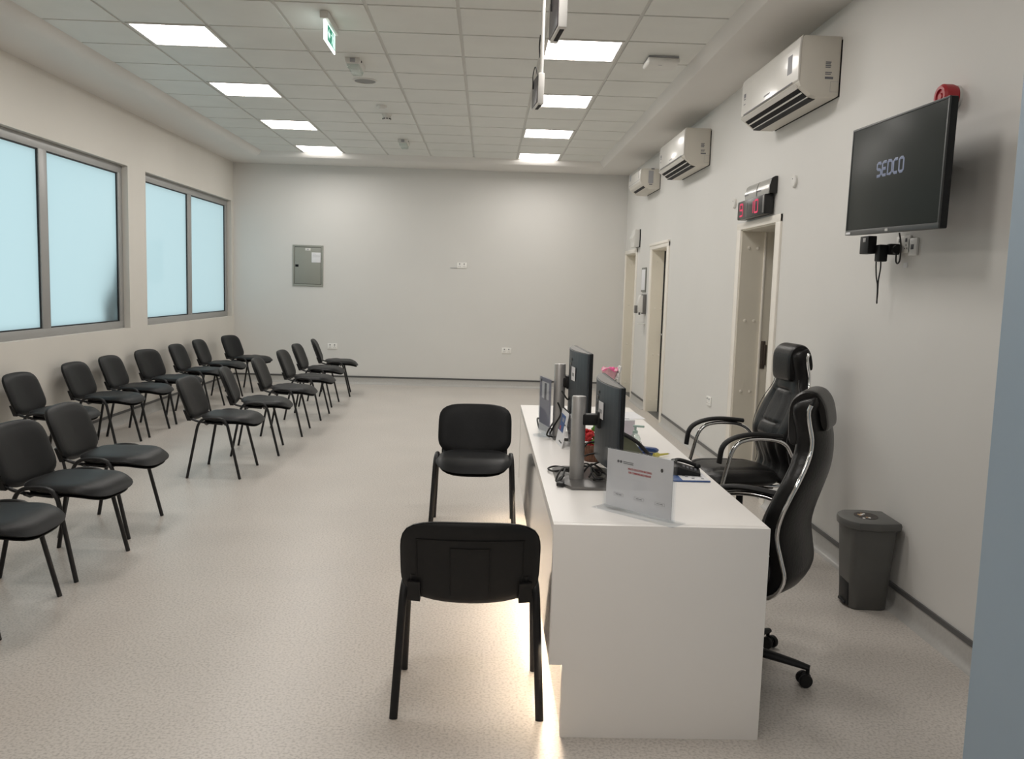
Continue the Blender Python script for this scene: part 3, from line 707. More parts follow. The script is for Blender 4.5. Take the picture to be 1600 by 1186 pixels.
# dark plant standing outside behind the frosted pane
t = thing('shrub', 'dark blurred shrub shape outside the frosted pane of the nearer window', 'plant', (XL - .255, 9.15, 0), 0)
a = MB(); a.lathe([(.06, 0), (.075, .30), (.078, .32), (.07, .32), (.065, .28), (.001, .28)], 'wicker', 20); a.build('pot', t)
a = MB(); a.tube([(0, 0, .28), (.01, .02, .7), (0, .03, 1.05)], .03, 'leaf_dark'); a.build('stem', t)
random.seed(5)
for k in range(22):
    a = MB(); u_ = k / 21; h = .32 + .55 * u_ ** 2; ln = -.16 + .12 * u_ + random.uniform(-.03, .03); b0 = -.08 + .24 * u_
    pts = [(random.uniform(-.03, .05), .03 + b0 * .3, .98 - .08 * (k % 3))]
    for i in range(1, 6): pts.append((pts[0][0] + .006 * i, pts[0][1] + b0 * i / 5 + ln * (i / 5) ** 1.7, pts[0][2] + h * i / 5))
    a.tube(pts, [.012, .055, .075, .06, .035, .004], 'leaf_dark', rb=[.008] * 6, bn=(1, 0, 0), seg=6); a.build('leaf', t)

# ------------------------------------------------------------------ visitor chairs
def side_pts(s_):
    y0, y1 = .262 * s_, .240 * s_
    return fillet([(-.205, y0, 0), (-.118, y1, .455), (-.02, y1 - .004 * s_, .474), (.092, y1, .462), (.200, y0, 0)], [.075, .1, .07], 7)
def make_chair(label, group):
    t = thing('waiting_chair', label, 'chair', (0, 0, 0), 0, group)
    ol = sup(.222, .238, 3.6)
    def bend(u): return -.042 * max(0, (u - .06) / .16) ** 2 + .018 * max(0, (-u - .08) / .14) ** 2
    def ptop(u, v, r): return .472 + .016 * (1 - r ** 4) - .016 * max(0, (r - .82) / .18) ** 2 + bend(u) - .006 * (1 - (v / .238) ** 2) * (1 if u < .1 else .4)
    def pbot(u, v, r): return .424 + .032 * max(0, (r - .7) / .3) ** 2 + bend(u)
    a = MB(); a.pad(ol, ptop, pbot, 'black_vinyl', lambda u, v, h: (u + .082, v, h), 48, 8); a.build('seat', t)
    ol2 = sup(.205, .215, 3.4)
    a = MB(); a.pad(ol2, lambda u, v, r: .428 + bend(u), lambda u, v, r: .412 + .012 * r ** 4 + bend(u), 'black_plastic', lambda u, v, h: (u + .082, v, h), 36, 4); a.build('seat_shell', t)
    # backrest: u lateral, v up the pad
    def bo(th):
        c, s_ = math.cos(th), math.sin(th); e = 4.6
        k = (abs(c) ** e + abs(s_) ** e) ** (-1 / e); u = .243 * c * k; v = .166 * s_ * k
        if v < 0: v *= 1 + .16 * (1 - (u / .243) ** 2) - .09
        else: v *= 1 + .03 * (1 - (u / .243) ** 2)
        return u, v
    def place(u, v, h):
        lean = R(21); cur = .55 * u * u
        x = -.270 + h + cur; z = v
        return (x * 1 - (z) * math.sin(lean) + .0, u, .597 + z * math.cos(lean))
    a = MB(); a.pad(bo, lambda u, v, r: .030 + .010 * (1 - r ** 4) - .014 * max(0, (r - .8) / .2) ** 2, lambda u, v, r: .004, 'black_vinyl', place, 52, 8); a.build('backrest', t)
    sb = MB(); sb.pad(lambda th: tuple(q * .985 for q in bo(th)), lambda u, v, r: .006, lambda u, v, r: -.014 + .012 * max(0, (r - .86) / .14) ** 2, 'black_plastic', place, 52, 7)
    for u0, u1, v0, v1 in ((-.185, .185, .098, .102), (-.187, -.183, -.06, .1), (.183, .187, -.06, .1), (-.07, .07, .066, .069), (-.071, -.068, -.14, .068), (.068, .071, -.14, .068)):
        n = 12
        for k in range(n):
            ua = u0 + (u1 - u0) * k / n; ub = u0 + (u1 - u0) * (k + 1) / n
            va, vb = v0, v1
            vs = [place(p, q_, w) for w in (-.013, -.0175) for p, q_ in ((ua, va), (ub, va), (ub, vb), (ua, vb))]
            sb.add(vs, [(0, 1, 2, 3), (4, 7, 6, 5), (0, 4, 5, 1), (1, 5, 6, 2), (2, 6, 7, 3), (3, 7, 4, 0)], 'black_plastic')
    for s_ in (-1, 1):
        sb.add([place(s_ * .195 + p, q_, w) for w in (-.03, .0) for p, q_ in ((-.022, -.165), (.022, -.165), (.022, -.08), (-.022, -.08))], [(0, 1, 2, 3), (4, 7, 6, 5), (0, 4, 5, 1), (1, 5, 6, 2), (2, 6, 7, 3), (3, 7, 4, 0)], 'black_plastic')
    sb.build('back_shell', t)
    for s_ in (-1, 1):
        P_ = side_pts(s_); h = len(P_) // 2
        for q_ in (P_[:h + 1], P_[h:]):
            a = MB(); a.tube(q_, .0105, 'black_tube', rb=.0150, bn=(0, 1, 0), seg=12); a.build('leg', t)
        a = MB(); a.tube(fillet([(.05, .195 * s_, .418), (-.13, .195 * s_, .432), (-.195, .195 * s_, .455), (-.212, .195 * s_, .485), (-.238, .195 * s_, .55)], [.05, .06, .03], 6), .009, 'black_tube', rb=.0135, bn=(0, 1, 0), seg=12); a.build('back_support', t)
    a = MB()
    for xx in (-.075, .07): a.tube([(xx, -.235, .437), (xx, -.19, .415), (xx, .19, .415), (xx, .235, .437)], .010, 'black_tube', seg=8)
    a.build('crossbar', t)
    return t
VIS = 'visitor chairs in front of the desk'; WROW = 'waiting chairs along the window wall'; FROW = 'waiting chairs in the front row'
c0 = make_chair('black visitor chair seen from behind, at the near end of the white desk', VIS); c0.location = (-.035, 3.165, 0); c0.rotation_euler = (0, 0, R(90))
dup(c0, (-.058, 5.47, 0), R(-90), 'black visitor chair facing the camera, on its own in the open floor beside the desk')
for x, y, a_, lab, gr in (
    (-2.225, 3.84, 0, 'black waiting chair cut off by the left photo edge, only seat and front legs showing', FROW),
    (-2.215, 4.58, -5, 'black waiting chair at the left photo edge with whole back and seat in view', FROW),
    (-2.280, 5.31, 0, 'black waiting chair of the near group, farthest of it, just before the gap', FROW),
    (-2.085, 6.92, 0, 'black waiting chair standing alone just past the gap in the front row', FROW),
    (-2.045, 7.82, 9, 'black waiting chair turned slightly, second one past the gap in the front row', FROW),
    (-2.020, 8.815, 3, 'black waiting chair, third one past the gap in the front row', FROW),
    (-2.020, 9.87, 0, 'black waiting chair, third from the back end of the front row', FROW),
    (-2.085, 10.915, 0, 'black waiting chair, second from the back end of the front row', FROW),
    (-2.060, 11.93, 8, 'black waiting chair at the back end of the front row below the wall socket', FROW),
    (-3.410, 6.92, 0, 'black waiting chair against the wall behind the near group, nearest of the wall row', WROW),
    (-3.420, 7.87, 0, 'black waiting chair against the wall, second nearest of the wall row', WROW),
    (-3.420, 8.60, 0, 'black waiting chair against the wall, third nearest of the wall row', WROW),
    (-3.400, 9.42, -9, 'black waiting chair in the middle of the wall row, below the pier between the windows', WROW),
    (-3.380, 10.33, 0, 'black waiting chair, third from the back of the wall row', WROW),
    (-3.400, 11.20, 1, 'black waiting chair, second from the back of the wall row', WROW),
    (-3.310, 12.14, -12, 'black waiting chair at the back end of the wall row turned from the wall', WROW)):
    dup(c0, (x, y, 0), R(a_), lab, gr)

# ------------------------------------------------------------------ reception desk
DX0, DX1, DY0, DY1, DZ = .245, .984, 2.845, 5.80, .756
t = thing('reception_desk', 'long white glossy reception desk lit underneath by a warm strip', 'desk', ((DX0 + DX1) / 2, (DY0 + DY1) / 2, 0))
inv = Matrix.Translation(t.location).inverted(); bx = lambda mb, *a_, **k: mb.box(*a_, T=inv, **k)
a = MB(); bx(a, DX0, DX1, DY0 + .036, DY1 - .036, DZ - .036, DZ, 'desk'); a.build('worktop', t)
for y0, y1 in ((DY0 + .0005, DY0 + .036), (DY1 - .036, DY1 - .0005)):
    a = MB(); a.prism([(DX0, .262), (DX0, DZ), (DX1, DZ), (DX1, 0), (DX0 + .046, 0), (DX0 + .046, .262)], y0, y1, 'desk', 'y', .0006, T=inv); a.build('end_panel', t)
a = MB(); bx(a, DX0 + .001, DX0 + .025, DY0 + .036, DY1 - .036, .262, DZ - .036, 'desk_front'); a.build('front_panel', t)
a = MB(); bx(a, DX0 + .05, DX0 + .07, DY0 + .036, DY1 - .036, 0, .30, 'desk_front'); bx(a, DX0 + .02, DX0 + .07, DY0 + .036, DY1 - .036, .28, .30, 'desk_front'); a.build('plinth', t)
a = MB(); bx(a, DX0 + .028, DX0 + .048, DY0 + .04, DY1 - .04, .268, .279, 'led'); a.build('light_strip', t)
a = MB(); bx(a, .62, .66, 4.30, 4.34, 0, DZ - .036, 'desk'); bx(a, DX0 + .07, .62, 4.30, 4.34, 0, DZ - .036, 'desk'); a.build('support_panel', t)
DT = DZ + .001

# ------------------------------------------------------------------ office chairs
XP = [(.40, -.175), (.44, -.22), (.50, -.243), (.57, -.228), (.65, -.21), (.72, -.218), (.80, -.245), (.88, -.276), (.95, -.294), (1.02, -.298), (1.08, -.286), (1.13, -.280), (1.175, -.30)]
WP = [(.40, .215), (.46, .235), (.6, .245), (.76, .262), (.86, .25), (.93, .20), (.97, .172), (1.05, .165), (1.12, .166), (1.175, .160)]
def make_office_chair(loc, rz, lift, label, spin):
    t = thing('office_chair', label, 'office chair', loc, rz, 'black executive chairs behind the desk')
    z0, z1 = .40, 1.175
    def loop(front, back, wsc=1.0, za=z0, zb=z1, gro=True):
        def fn(i, j):
            th = 2 * PI * i; z = za + (zb - za) * j; e = 2.8
            c, s_ = math.cos(th), math.sin(th); k = (abs(c) ** e + abs(s_) ** e) ** (-1 / e)
            w = interp(WP, z) * wsc; end = min(1, min(j, 1 - j) / .05); end = math.sqrt(max(.02, 1 - (1 - end) ** 2))
            y = w * c * k * (.9 + .1 * end); d = s_ * k
            dd = (front if d > 0 else back)(z, y / w) * d * end
            return (interp(XP, z) + dd + .35 * y * y * 0, y, z + lift)
        return fn
    def frontd(z, q):
        d = .072 + .022 * math.exp(-((z - .62) / .12) ** 2)
        wing = .028 * max(0, (abs(q) - .55) / .45) if z < .93 else .03 * max(0, (abs(q) - .5) / .5)
        g_ = .014 * math.exp(-((abs(q) - .5) / .035) ** 2) if z < .92 else 0
        h_ = sum(.012 * math.exp(-((z - zz) / .008) ** 2) for zz in (.66, .74, .93)) * (1 if abs(q) < .5 else 0)
        pl = .004 * math.cos(q * 38) if (abs(q) < .45 and .74 < z < .92 or abs(q) < .45 and .45 < z < .65) else 0
        return d * (1 - .25 * q * q) + wing - g_ - h_ + pl
    def backd(z, q): return (.046 + .034 * math.exp(-((z - .72) / .24) ** 2)) * (1 - .45 * q * q)
    a = MB(); a.grid(loop(frontd, lambda z, q: .004, .985), 64, 90, 'leather', closeu=True); bk = a.build('backrest', t, 60)
    a = MB(); a.grid(loop(lambda z, q: .004, backd, .985), 48, 40, 'leather', closeu=True); a.build('back_shell', t, 60)
    # head pillow rolled over the top of the back
    def pil(i, j):
        th = 2 * PI * i; y = -.118 + .236 * j; e_ = math.sqrt(max(.05, 1 - (2 * j - 1) ** 8))
        cx, cz = -.268, 1.10
        pts = ((.058, -.11), (.068, -.03), (.062, .05), (.02, .094), (-.03, .092), (-.064, .05), (-.080, -.02), (-.076, -.05), (-.060, -.03), (-.046, .03), (-.02, .06), (.02, .03), (.015, -.10))
        n = len(pts); p = th / (2 * PI) * n; k = int(p) % n; u = p - int(p); A = [Vector(pts[(k + m) % n]) for m in (-1, 0, 1, 2)]
        q = .5 * ((2 * A[1]) + (A[2] - A[0]) * u + (2 * A[0] - 5 * A[1] + 4 * A[2] - A[3]) * u * u + (3 * A[1] - A[0] - 3 * A[2] + A[3]) * u ** 3)
        m_ = Vector((-.01, 0)); q = m_ + (q - m_) * (.9 + .1 * e_)
        return (cx + q.x, y, cz + q.y + lift)
    a = MB(); a.grid(pil, 52, 22, 'leather', closeu=True); a.build('head_pillow', t, 60)
    for s_ in (-1, 1):
        a = MB(); P_ = [(interp(XP, z) - .004, s_ * (interp(WP, z) + .004), z + lift) for z in [1.15 - .0185 * k for k in range(41)]]
        P_ += [(-.13, s_ * .20, .395 + lift), (-.06, s_ * .19, .395 + lift)]
        a.tube(P_, .0085, 'chrome', seg=10); a.build('chrome_trim', t)
        a = MB(); P_ = [(interp(XP, z) + .052, s_ * (interp(WP, z) * .985 - .004), z + lift) for z in [1.0 - .02 * k for k in range(28)]]
        a.tube(P_, .0022, 'stitch', seg=6); a.build('piping', bk)
    # seat
    ol = sup(.255, .255, 3.6)
    bend = lambda u: -.05 * max(0, (u - .1) / .155) ** 2
    def tp(u, v, r): return .462 + lift + .022 * (1 - r ** 4) + bend(u) - .012 * math.exp(-((abs(v) - .14) / .012) ** 2) - .03 * max(0, (r - .85) / .15) ** 2
    a = MB(); a.pad(ol, tp, lambda u, v, r: .395 + lift + .03 * max(0, (r - .8) / .2) ** 2 + bend(u) * .7, 'leather', lambda u, v, h: (u + .075, v, h), 56, 12); a.build('seat', t, 60)
    a = MB(); a.box(-.12, .24, -.2, .2, .378 + lift, .398 + lift, 'black_plastic', .008); a.build('seat_pan', t)
    a = MB(); a.box(-.13, .12, -.07, .07, .335 + lift, .38 + lift, 'black_plastic', .01); a.tube([(.0, 0, .35 + lift), (.02, -.24, .345 + lift)], .007, 'black_plastic'); a.build('tilt_mechanism', t)
    for s_ in (-1, 1):
        yy = .288 * s_
        P_ = fillet([(-.17, .23 * s_, .378 + lift), (-.12, yy * .97, .376 + lift), (.232, yy, .378 + lift), (.165, yy, .655 + lift), (.05, yy, .688 + lift), (-.125, yy, .672 + lift), (-.185, .262 * s_, .58 + lift)], [.04, .02, .08, .12, .08], 7)
        a = MB(); a.tube(P_, .0115, 'chrome', seg=12); ar = a.build('arm_tube', t)
        Q = fillet([(.245, yy, .545 + lift), (.232, yy, .665 + lift), (.08, yy, .714 + lift), (-.11, yy, .697 + lift)], [.10, .12], 7)
        a = MB(); a.tube(Q, .013, 'black_plastic', rb=.023, bn=(0, 1, 0), seg=12); a.build('arm_pad', ar)
    a = MB(); a.lathe([(.026, .10), (.026, .26), (.020, .262), (.020, .34 + lift)], 'black_plastic', 20); a.build('gas_lift', t)
    a = MB(); a.lathe([(.05, .075), (.055, .085), (.055, .105), (.04, .13), (.02, .13)], 'black_plastic', 20); a.build('base_hub', t)
    for k in range(5):
        T = Matrix.Rotation(spin + 2 * PI * k / 5, 4, 'Z')
        a = MB(); a.tube([(.03, 0, .098), (.15, 0, .095), (.27, 0, .082), (.325, 0, .074)], [.020, .018, .014, .011], 'black_plastic', rb=[.026, .024, .019, .014], bn=(0, 1, 0), seg=12, T=T); a.build('base_leg', t)
        a = MB(); a.tube([(.318, 0, .078), (.318, 0, .045)], .008, 'black_plastic', T=T)
        C_ = T @ Matrix.Translation((.318, 0, .027)) @ Matrix.Rotation(.9 * k + .5, 4, 'Z')
        for w in (-.019, .019): a.lathe([(.012, -.009), (.024, -.009), (.027, -.005), (.027, .005), (.024, .009), (.012, .009)], 'black_plastic', 18, T=C_ @ Matrix.Translation((-.012, w, 0)) @ Matrix.Rotation(PI / 2, 4, 'X'))
        a.ball((-.008, 0, .006), (.024, .011, .022), 'black_plastic', 12, T=C_); a.build('caster', t)
    return t
make_office_chair((1.04, 3.43, 0), R(150), -.005, 'black leather office chair nearest the camera, seen from behind by the bin', R(180))
make_office_chair((1.52, 4.97, 0), R(185), .07, 'black leather office chair facing the desk, farther one with its armrests in view', R(20))

# ------------------------------------------------------------------ monitors
def monitor(loc, rz, ztop, zbot, ln, pole, ptop, label, base):
    t = thing('monitor', label, 'monitor', (loc[0], loc[1], DT), rz, 'computer monitors on the desk')
    zt, zb = ztop - DT, zbot - DT; h = (zt - zb)
    arc = lambda n=14: [(-.042 * (1 - (2 * k / n - 1) ** 2) - .012, -ln / 2 + ln * k / n) for k in range(n + 1)]
    a = MB(); pr_ = [(.0, -ln / 2), (.0, ln / 2)] + arc()[::-1]
    a.prism(pr_, zb, zt - .002, 'mon_dark', 'z', .002); a.build('back_shell', t, 50)
    a = MB(); a.prism([(-.002 + (p[0] + .012) * .93 - .008 if p[0] < -.001 else -.002, p[1] * .985) for p in pr_], zt - .004, zt + .001, 'mon_top', 'z'); a.build('top_cover', t)
    a = MB(); a.box(-.002, .014, -ln / 2 - .004, ln / 2 + .004, zb - .004, zt + .002, 'tv_case', .003); b = a.build('bezel', t)
    a = MB(); a.box(.0135, .0148, -ln / 2 + .008, ln / 2 - .008, zb + .02, zt - .008, 'tv_screen'); a.build('screen', b)
    xs = lambda y: -.042 * (1 - (2 * y / ln) ** 2) - .0145
    a = MB(); yy = -.10; sl = math.atan2(xs(yy + .03) - xs(yy - .03), .06)
    T = Matrix.Translation((xs(yy) - .0015, yy, zb + h * .66)) @ Matrix.Rotation(-sl, 4, 'Z')
    a.box(-.001, .001, -.038, .038, -.034, .034, 'paper', T=T); a.box(-.0018, -.0008, -.02, .02, -.012, .004, 'greyprint', T=T); a.build('sticker', t)
    a = MB()
    for k in range(3):
        yy = -.03 + .012 * k; T = Matrix.Translation((xs(yy) - .001, yy, zb + h * (.86 - .07 * k))); a.box(-.0008, .0008, -.014, .014, -.006, .006, 'mon_top', T=T)
    a.build('printed_mark', t)
    px, py = pole; p0 = DT
    a = MB(); a.lathe([(.030, .008), (.030, ptop - p0 - .004), (.027, ptop - p0)], 'silver', 24, T=Matrix.Translation((px, py, 0)), sy=.75); a.build('stand_column', t)
    a = MB(); a.box(px + .015, -.03, py - .022, py + .022, ptop - p0 - .118, ptop - p0 - .072, 'black_plastic', .006); a.box(-.064, -.04, py - .04, py + .04, ptop - p0 - .128, ptop - p0 - .06, 'black_plastic', .006); a.build('stand_arm', t)
    a = MB(); x0_, x1_, y0_, y1_ = base; c = .05 if base[0] < px - .05 else .02
    a.prism([(x0_ + c, y0_), (x1_ - c, y0_), (x1_, y0_ + c), (x1_, y1_ - c), (x1_ - c, y1_), (x0_ + c, y1_), (x0_, y1_ - c), (x0_, y0_ + c + (.06 if c > .03 else 0))], 0, .012, 'pewter', 'z', .003); a.build('stand_base', t)
    return t
monitor((.525, 3.56), 0, 1.175, .845, .58, (-.137, -.05), 1.112, 'curved back computer monitor on the desk nearest the camera', (-.222, .03, -.21, .2))
monitor((.492, 4.42), R(2), 1.238, .90, .59, (-.094, .12), 1.152, 'curved back computer monitor farther along the desk by the brochure stand', (-.124, .06, .04, .26))

# ------------------------------------------------------------------ things on the desk
# acrylic sign
L2 = Vector((.437, 3.105, 0)); R2 = Vector((.665, 2.862, 0)); u = (R2 - L2).normalized(); cen = (L2 + R2) / 2; W = (R2 - L2).length
T = frame((cen.x, cen.y, DT), u, (0, 0, 1))
t = thing('sign_stand', 'clear acrylic stand with a white sheet of red heading text, near desk corner', 'sign stand', (0, 0, 0)); t.matrix_world = T
w = W / 2 - .012
a = MB(); a.box(-w - .022, w + .022, 0, .003, -.04, .04, 'acrylic', .001); a.build('foot', t)
a = MB(); a.box(-w, w, .003, .222, .0035, .0055, 'acrylic', .0005); a.box(-w, w, .003, .222, -.0055, -.0035, 'acrylic', .0005); a.box(-w, w, .222, .2245, -.0055, .0055, 'acrylic', .0005)
a.build('acrylic_pocket', t)
a = MB(); a.box(-w + .012, w - .012, .012, .22, -.0015, .0015, 'paper'); sh = a.build('sheet', t)
a = MB(); F = Matrix.Translation((0, 0, .0021))
a.text('HEALTH EDUCATION MATERIALS', .0098, 'red_ink', F @ Matrix.Translation((.004, .160, 0)), .0003, .00015, .70)
a.text('FOR COMMUNICABLE DISEASES', .0098, 'red_ink', F @ Matrix.Translation((.004, .147, 0)), .0003, .00015, .70)
a.build('red_heading', sh)
a = MB()
for k in range(2): a.box(-.07, -.025, .182 - k * .006, .1835 - k * .006, 0, .0004, 'black_ink', T=F)
for x in (-.092, -.080): a.prism([(x + .005 * math.cos(q_ * PI / 6), .181 + .005 * math.sin(q_ * PI / 6)) for q_ in range(12)], 0, .0004, 'greytext', 'z', T=F)
a.prism([(.098 + .005 * math.cos(q_ * PI / 6), .178 + .007 * math.sin(q_ * PI / 6)) for q_ in range(12)], 0, .0004, 'black_ink', 'z', T=F)
a.build('logo', sh)
a = MB()
for x in (-.085, .006, .095):
    for x0_, x1_, y0_, y1_ in ((x - .021, x + .021, .054, .0546), (x - .021, x + .021, .0644, .065), (x - .021, x - .0204, .054, .065), (x + .0204, x + .021, .054, .065)): a.box(x0_, x1_, y0_, y1_, 0, .0003, 'greyprint', T=F)
    for x0_, x1_ in ((x - .013, x - .001), (x + .002, x + .013)): a.box(x0_, x1_, .0585, .0605, 0, .0003, 'greytext', T=F)
a.build('caption_box', sh)
# brochure stand
A_, B_ = Vector((.346, 4.5, 0)), Vector((.304, 4.7, 0)); cen = (A_ + B_) / 2; u = (A_ - B_).normalized()
T = frame((cen.x, cen.y, DT), u, (0, 0, 1))
t = thing('brochure_stand', 'tall clear brochure stand with a grey poster on a round base', 'brochure stand', (0, 0, 0)); t.matrix_world = T
a = MB(); a.lathe([(.06, 0), (.06, .004), (.001, .004)], 'acrylic', 32, T=Matrix.Rotation(-PI / 2, 4, 'X')); a.build('round_base', t)
a = MB(); a.box(-.108, .108, .004, .315, .004, .006, 'acrylic'); a.box(-.108, .108, .004, .315, -.006, -.004, 'acrylic'); a.build('acrylic_pocket', t)
a = MB(); a.box(-.103, .103, .006, .312, -.0018, .0018, 'grey_poster'); p = a.build('poster', t)
a = MB(); a.box(-.103, .103, .006, .06, .0018, .0024, 'paper'); a.box(-.06, .075, .20, .29, .0018, .0024, 'paper'); a.box(-.01, .03, .195, .285, .0024, .0028, 'greytext'); a.box(-.085, -.065, .285, .30, .0018, .0024, 'black_ink'); a.build('poster_print', p)
# tent calendar
t = thing('tent_card', 'white folded tent card with a blue and red picture between the monitors', 'tent card', (.418, 4.335, DT), R(4))
nx = Vector((-.07, .17)); 
def leaf(x0, x1, z1, th): return [(x0, 0), (x0 + th, 0), (x1 + th * .5, z1), (x1 - th * .5, z1)]
a = MB(); a.prism(leaf(-.037, -.004, .175, .004), -.1, .1, 'paper', 'y'); p = a.build('front_leaf', t)
n_ = Vector((-.175, 0, .07)).normalized(); T = frame((-.0385, 0, 0), (0, -1, 0), Vector((.033, 0, .175)))
a = MB(); a.box(-.095, .05, .07, .155, .0005, .0012, 'blue_ink', T=T); a.box(-.05, -.025, .075, .095, .0012, .0018, 'red_ink', T=T); a.box(-.09, -.06, .075, .15, .0012, .0018, 'greytext', T=T); a.box(-.03, .03, .12, .14, .0012, .0018, 'grey_poster', T=T); a.box(.0, .08, .02, .026, .0005, .0012, 'black_ink', T=T); a.box(.055, .085, .11, .116, .0005, .0012, 'black_ink', T=T); a.build('picture', p)
a = MB(); a.prism(leaf(.037, .004, .175, -.004), -.1, .1, 'paper', 'y'); q_ = a.build('back_leaf', t)
T = frame((.0315, 0, 0), (0, -1, 0), Vector((-.033, 0, .175)))
a = MB()
for k in range(60):
    x_, y_ = random.uniform(-.09, .08), random.uniform(.01, .16); a.box(x_, x_ + random.uniform(.006, .02), y_, y_ + random.uniform(.004, .012), .0005, .0012, random.choice(['greyprint', 'greytext', 'greyprint']), T=T)
a.build('pattern', q_)
a = MB(); a.tube([(0, -.1, .176), (0, .1, .176)], .004, 'dark', seg=8); a.build('binding', t)
# flower basket
t = thing('flower_basket', 'small brown basket of red flowers and green leaves behind the near monitor', 'flowers', (.507, 3.945, DT))
a = MB(); a.lathe([(.034, 0), (.046, .05), (.05, .075), (.046, .078), (.04, .06)], 'wicker', 24)
for k in range(24):
    A_ = 2 * PI * k / 24; a.tube([(.035 * math.cos(A_), .035 * math.sin(A_), 0), (.051 * math.cos(A_), .051 * math.sin(A_), .075)], .003, 'wicker', seg=5)
a.build('basket', t)
random.seed(3)
for k in range(11):
    a = MB(); c_ = (random.uniform(-.045, .02), random.uniform(-.04, .04), .075 + random.uniform(0, .075))
    for m_ in range(6): a.ball((c_[0] + random.uniform(-.012, .012), c_[1] + random.uniform(-.012, .012), c_[2] + random.uniform(-.008, .012)), (.012, .012, .008), 'red_flower', 8)
    a.build('flower', t)
a = MB()
for k in range(34): a.ball((random.uniform(.0, .05), random.uniform(-.045, .045), .085 + random.uniform(0, .085)), (.014, .006, .012), 'green_leaf', 6)
a.build('foliage', t)
# pink bouquet
t = thing('bouquet', 'bouquet in pink wrapping with a white flower at the far end of the desk', 'flowers', (.80, 5.52, DT))
a = MB(); a.lathe([(.030, 0), (.038, .02), (.034, .10), (.022, .15), (.026, .165), (.022, .165), (.018, .15)], 'clear', 20); a.build('vase', t)
def fun(i, j):
    th = 2 * PI * i; r_ = .012 + .040 * j + .004 * math.sin(6 * th) * j; return (r_ * math.cos(th), r_ * math.sin(th), .14 + .145 * j + .010 * math.sin(3 * th + 1) * j)
a = MB(); a.grid(fun, 40, 10, 'pale_pink', closeu=True); w_ = a.build('wrapping', t)
a = MB()
for k in range(18):
    A_ = random.uniform(0, 2 * PI); q_ = random.uniform(0, .036); a.ball((q_ * math.cos(A_), q_ * math.sin(A_), .272 + random.uniform(0, .018)), (.014, .014, .009), 'pink', 8)
a.tube([(.050 * math.cos(2 * PI * k / 30), .050 * math.sin(2 * PI * k / 30), .282 + .010 * math.sin(6 * PI * k / 30 + 1)) for k in range(31)], .004, 'pink', seg=6); a.build('pink_petals', t)
a = MB()
for k in range(7): A_ = 2 * PI * k / 7; a.ball((.055 + .010 * math.sin(A_), -.012 + .015 * math.cos(A_), .262 + .030 * math.sin(A_)), (.010, .013, .016), 'petal', 8)
a.ball((.058, -.012, .285), (.012, .01, .026), 'petal', 8); a.build('white_flower', t)
a = MB(); a.tube(spline([(.0, 0, .02), (.02, 0, .14), (.052, -.01, .25)]), .003, 'stem', seg=6); a.tube([(0, 0, .02), (-.01, .01, .2)], .003, 'stem', seg=6); a.build('stem', t)
# far sheet, lilac box, sanitiser, stapler, marker
t = thing('paper_sheet', 'loose white paper sheet lying at the far staff side of the desk', 'paper', (.885, 5.42, DT), R(4))
a = MB(); a.grid(lambda i, j: (-.105 + .21 * i, -.15 + .3 * j, .0008 + .004 * max(0, i - .6) ** 2), 8, 8, 'paper'); a.build('sheet', t)
a = MB(); a.box(-.07, -.02, .06, .07, .0012, .002, 'greyprint'); a.build('print', t)
t = thing('carton', 'pale lilac carton standing behind the near monitor', 'carton', (.745, 4.49, DT), R(2))
a = MB(); a.box(-.045, .042, -.04, .04, 0, .118, 'paper_lilac', .004); a.build('body', t)
a = MB(); a.box(-.018, .018, -.012, .004, .1178, .119, 'greytext', .0005); a.box(-.046, .043, -.041, .041, .112, .1182, 'paper', .002); a.build('lid', t)
t = thing('sanitiser_bottle', 'clear sanitiser pump bottle beside the lilac carton', 'bottle', (.765, 4.30, DT), R(-20))
a = MB(); a.lathe([(.026, 0), (.028, .004), (.028, .05), (.02, .066), (.012, .072), (.012, .08)], 'clear', 20); a.build('bottle', t)
a = MB(); a.lathe([(.013, .074), (.013, .088), (.006, .09), (.006, .108)], 'mint', 16); a.box(-.012, .045, -.007, .007, .106, .116, 'mint', .003); a.build('pump_head', t)
t = thing('binder_clip', 'small black binder clip on the desk beside the pump bottle', 'clip', (.79, 4.235, DT), R(30))
a = MB(); a.prism([(-.015, 0), (.015, 0), (.004, .024), (-.004, .024)], -.014, .014, 'black_plastic', 'y', .002); a.build('body', t)
a = MB(); a.tube(fillet([(-.004, -.008, .022), (-.014, -.008, .045), (-.014, .008, .045), (-.004, .008, .022)], .006), .0015, 'chrome', seg=6); a.build('wire_handle', t)
t = thing('stapler', 'navy blue stapler lying on the desk behind the acrylic sign', 'stapler', (.80, 4.135, DT), R(-38))
a = MB(); a.box(-.06, .055, -.016, .016, 0, .012, 'blue', .005); a.build('base', t)
a = MB(); a.prism([(-.06, .014), (.052, .016), (.056, .028), (.04, .036), (-.05, .034), (-.062, .026)], -.017, .017, 'blue', 'y', .006); a.build('handle', t)
a = MB(); a.box(-.05, .056, -.010, .010, .011, .016, 'paper', .001); a.build('magazine', t)
t = thing('highlighter', 'yellow highlighter lying next to the blue stapler', 'marker', (.855, 4.075, DT), R(-58))
a = MB(); a.lathe([(.004, -.045), (.005, -.02), (.006, .01), (.011, .022), (.011, .046)], 'yellow', 14, T=Matrix.Translation((0, 0, .011)) @ Matrix.Rotation(PI / 2, 4, 'X')); a.build('barrel', t)
a = MB(); a.lathe([(.002, -.055), (.004, -.045)], 'white_plastic', 12, T=Matrix.Translation((0, 0, .011)) @ Matrix.Rotation(PI / 2, 4, 'X')); a.build('tip', t)
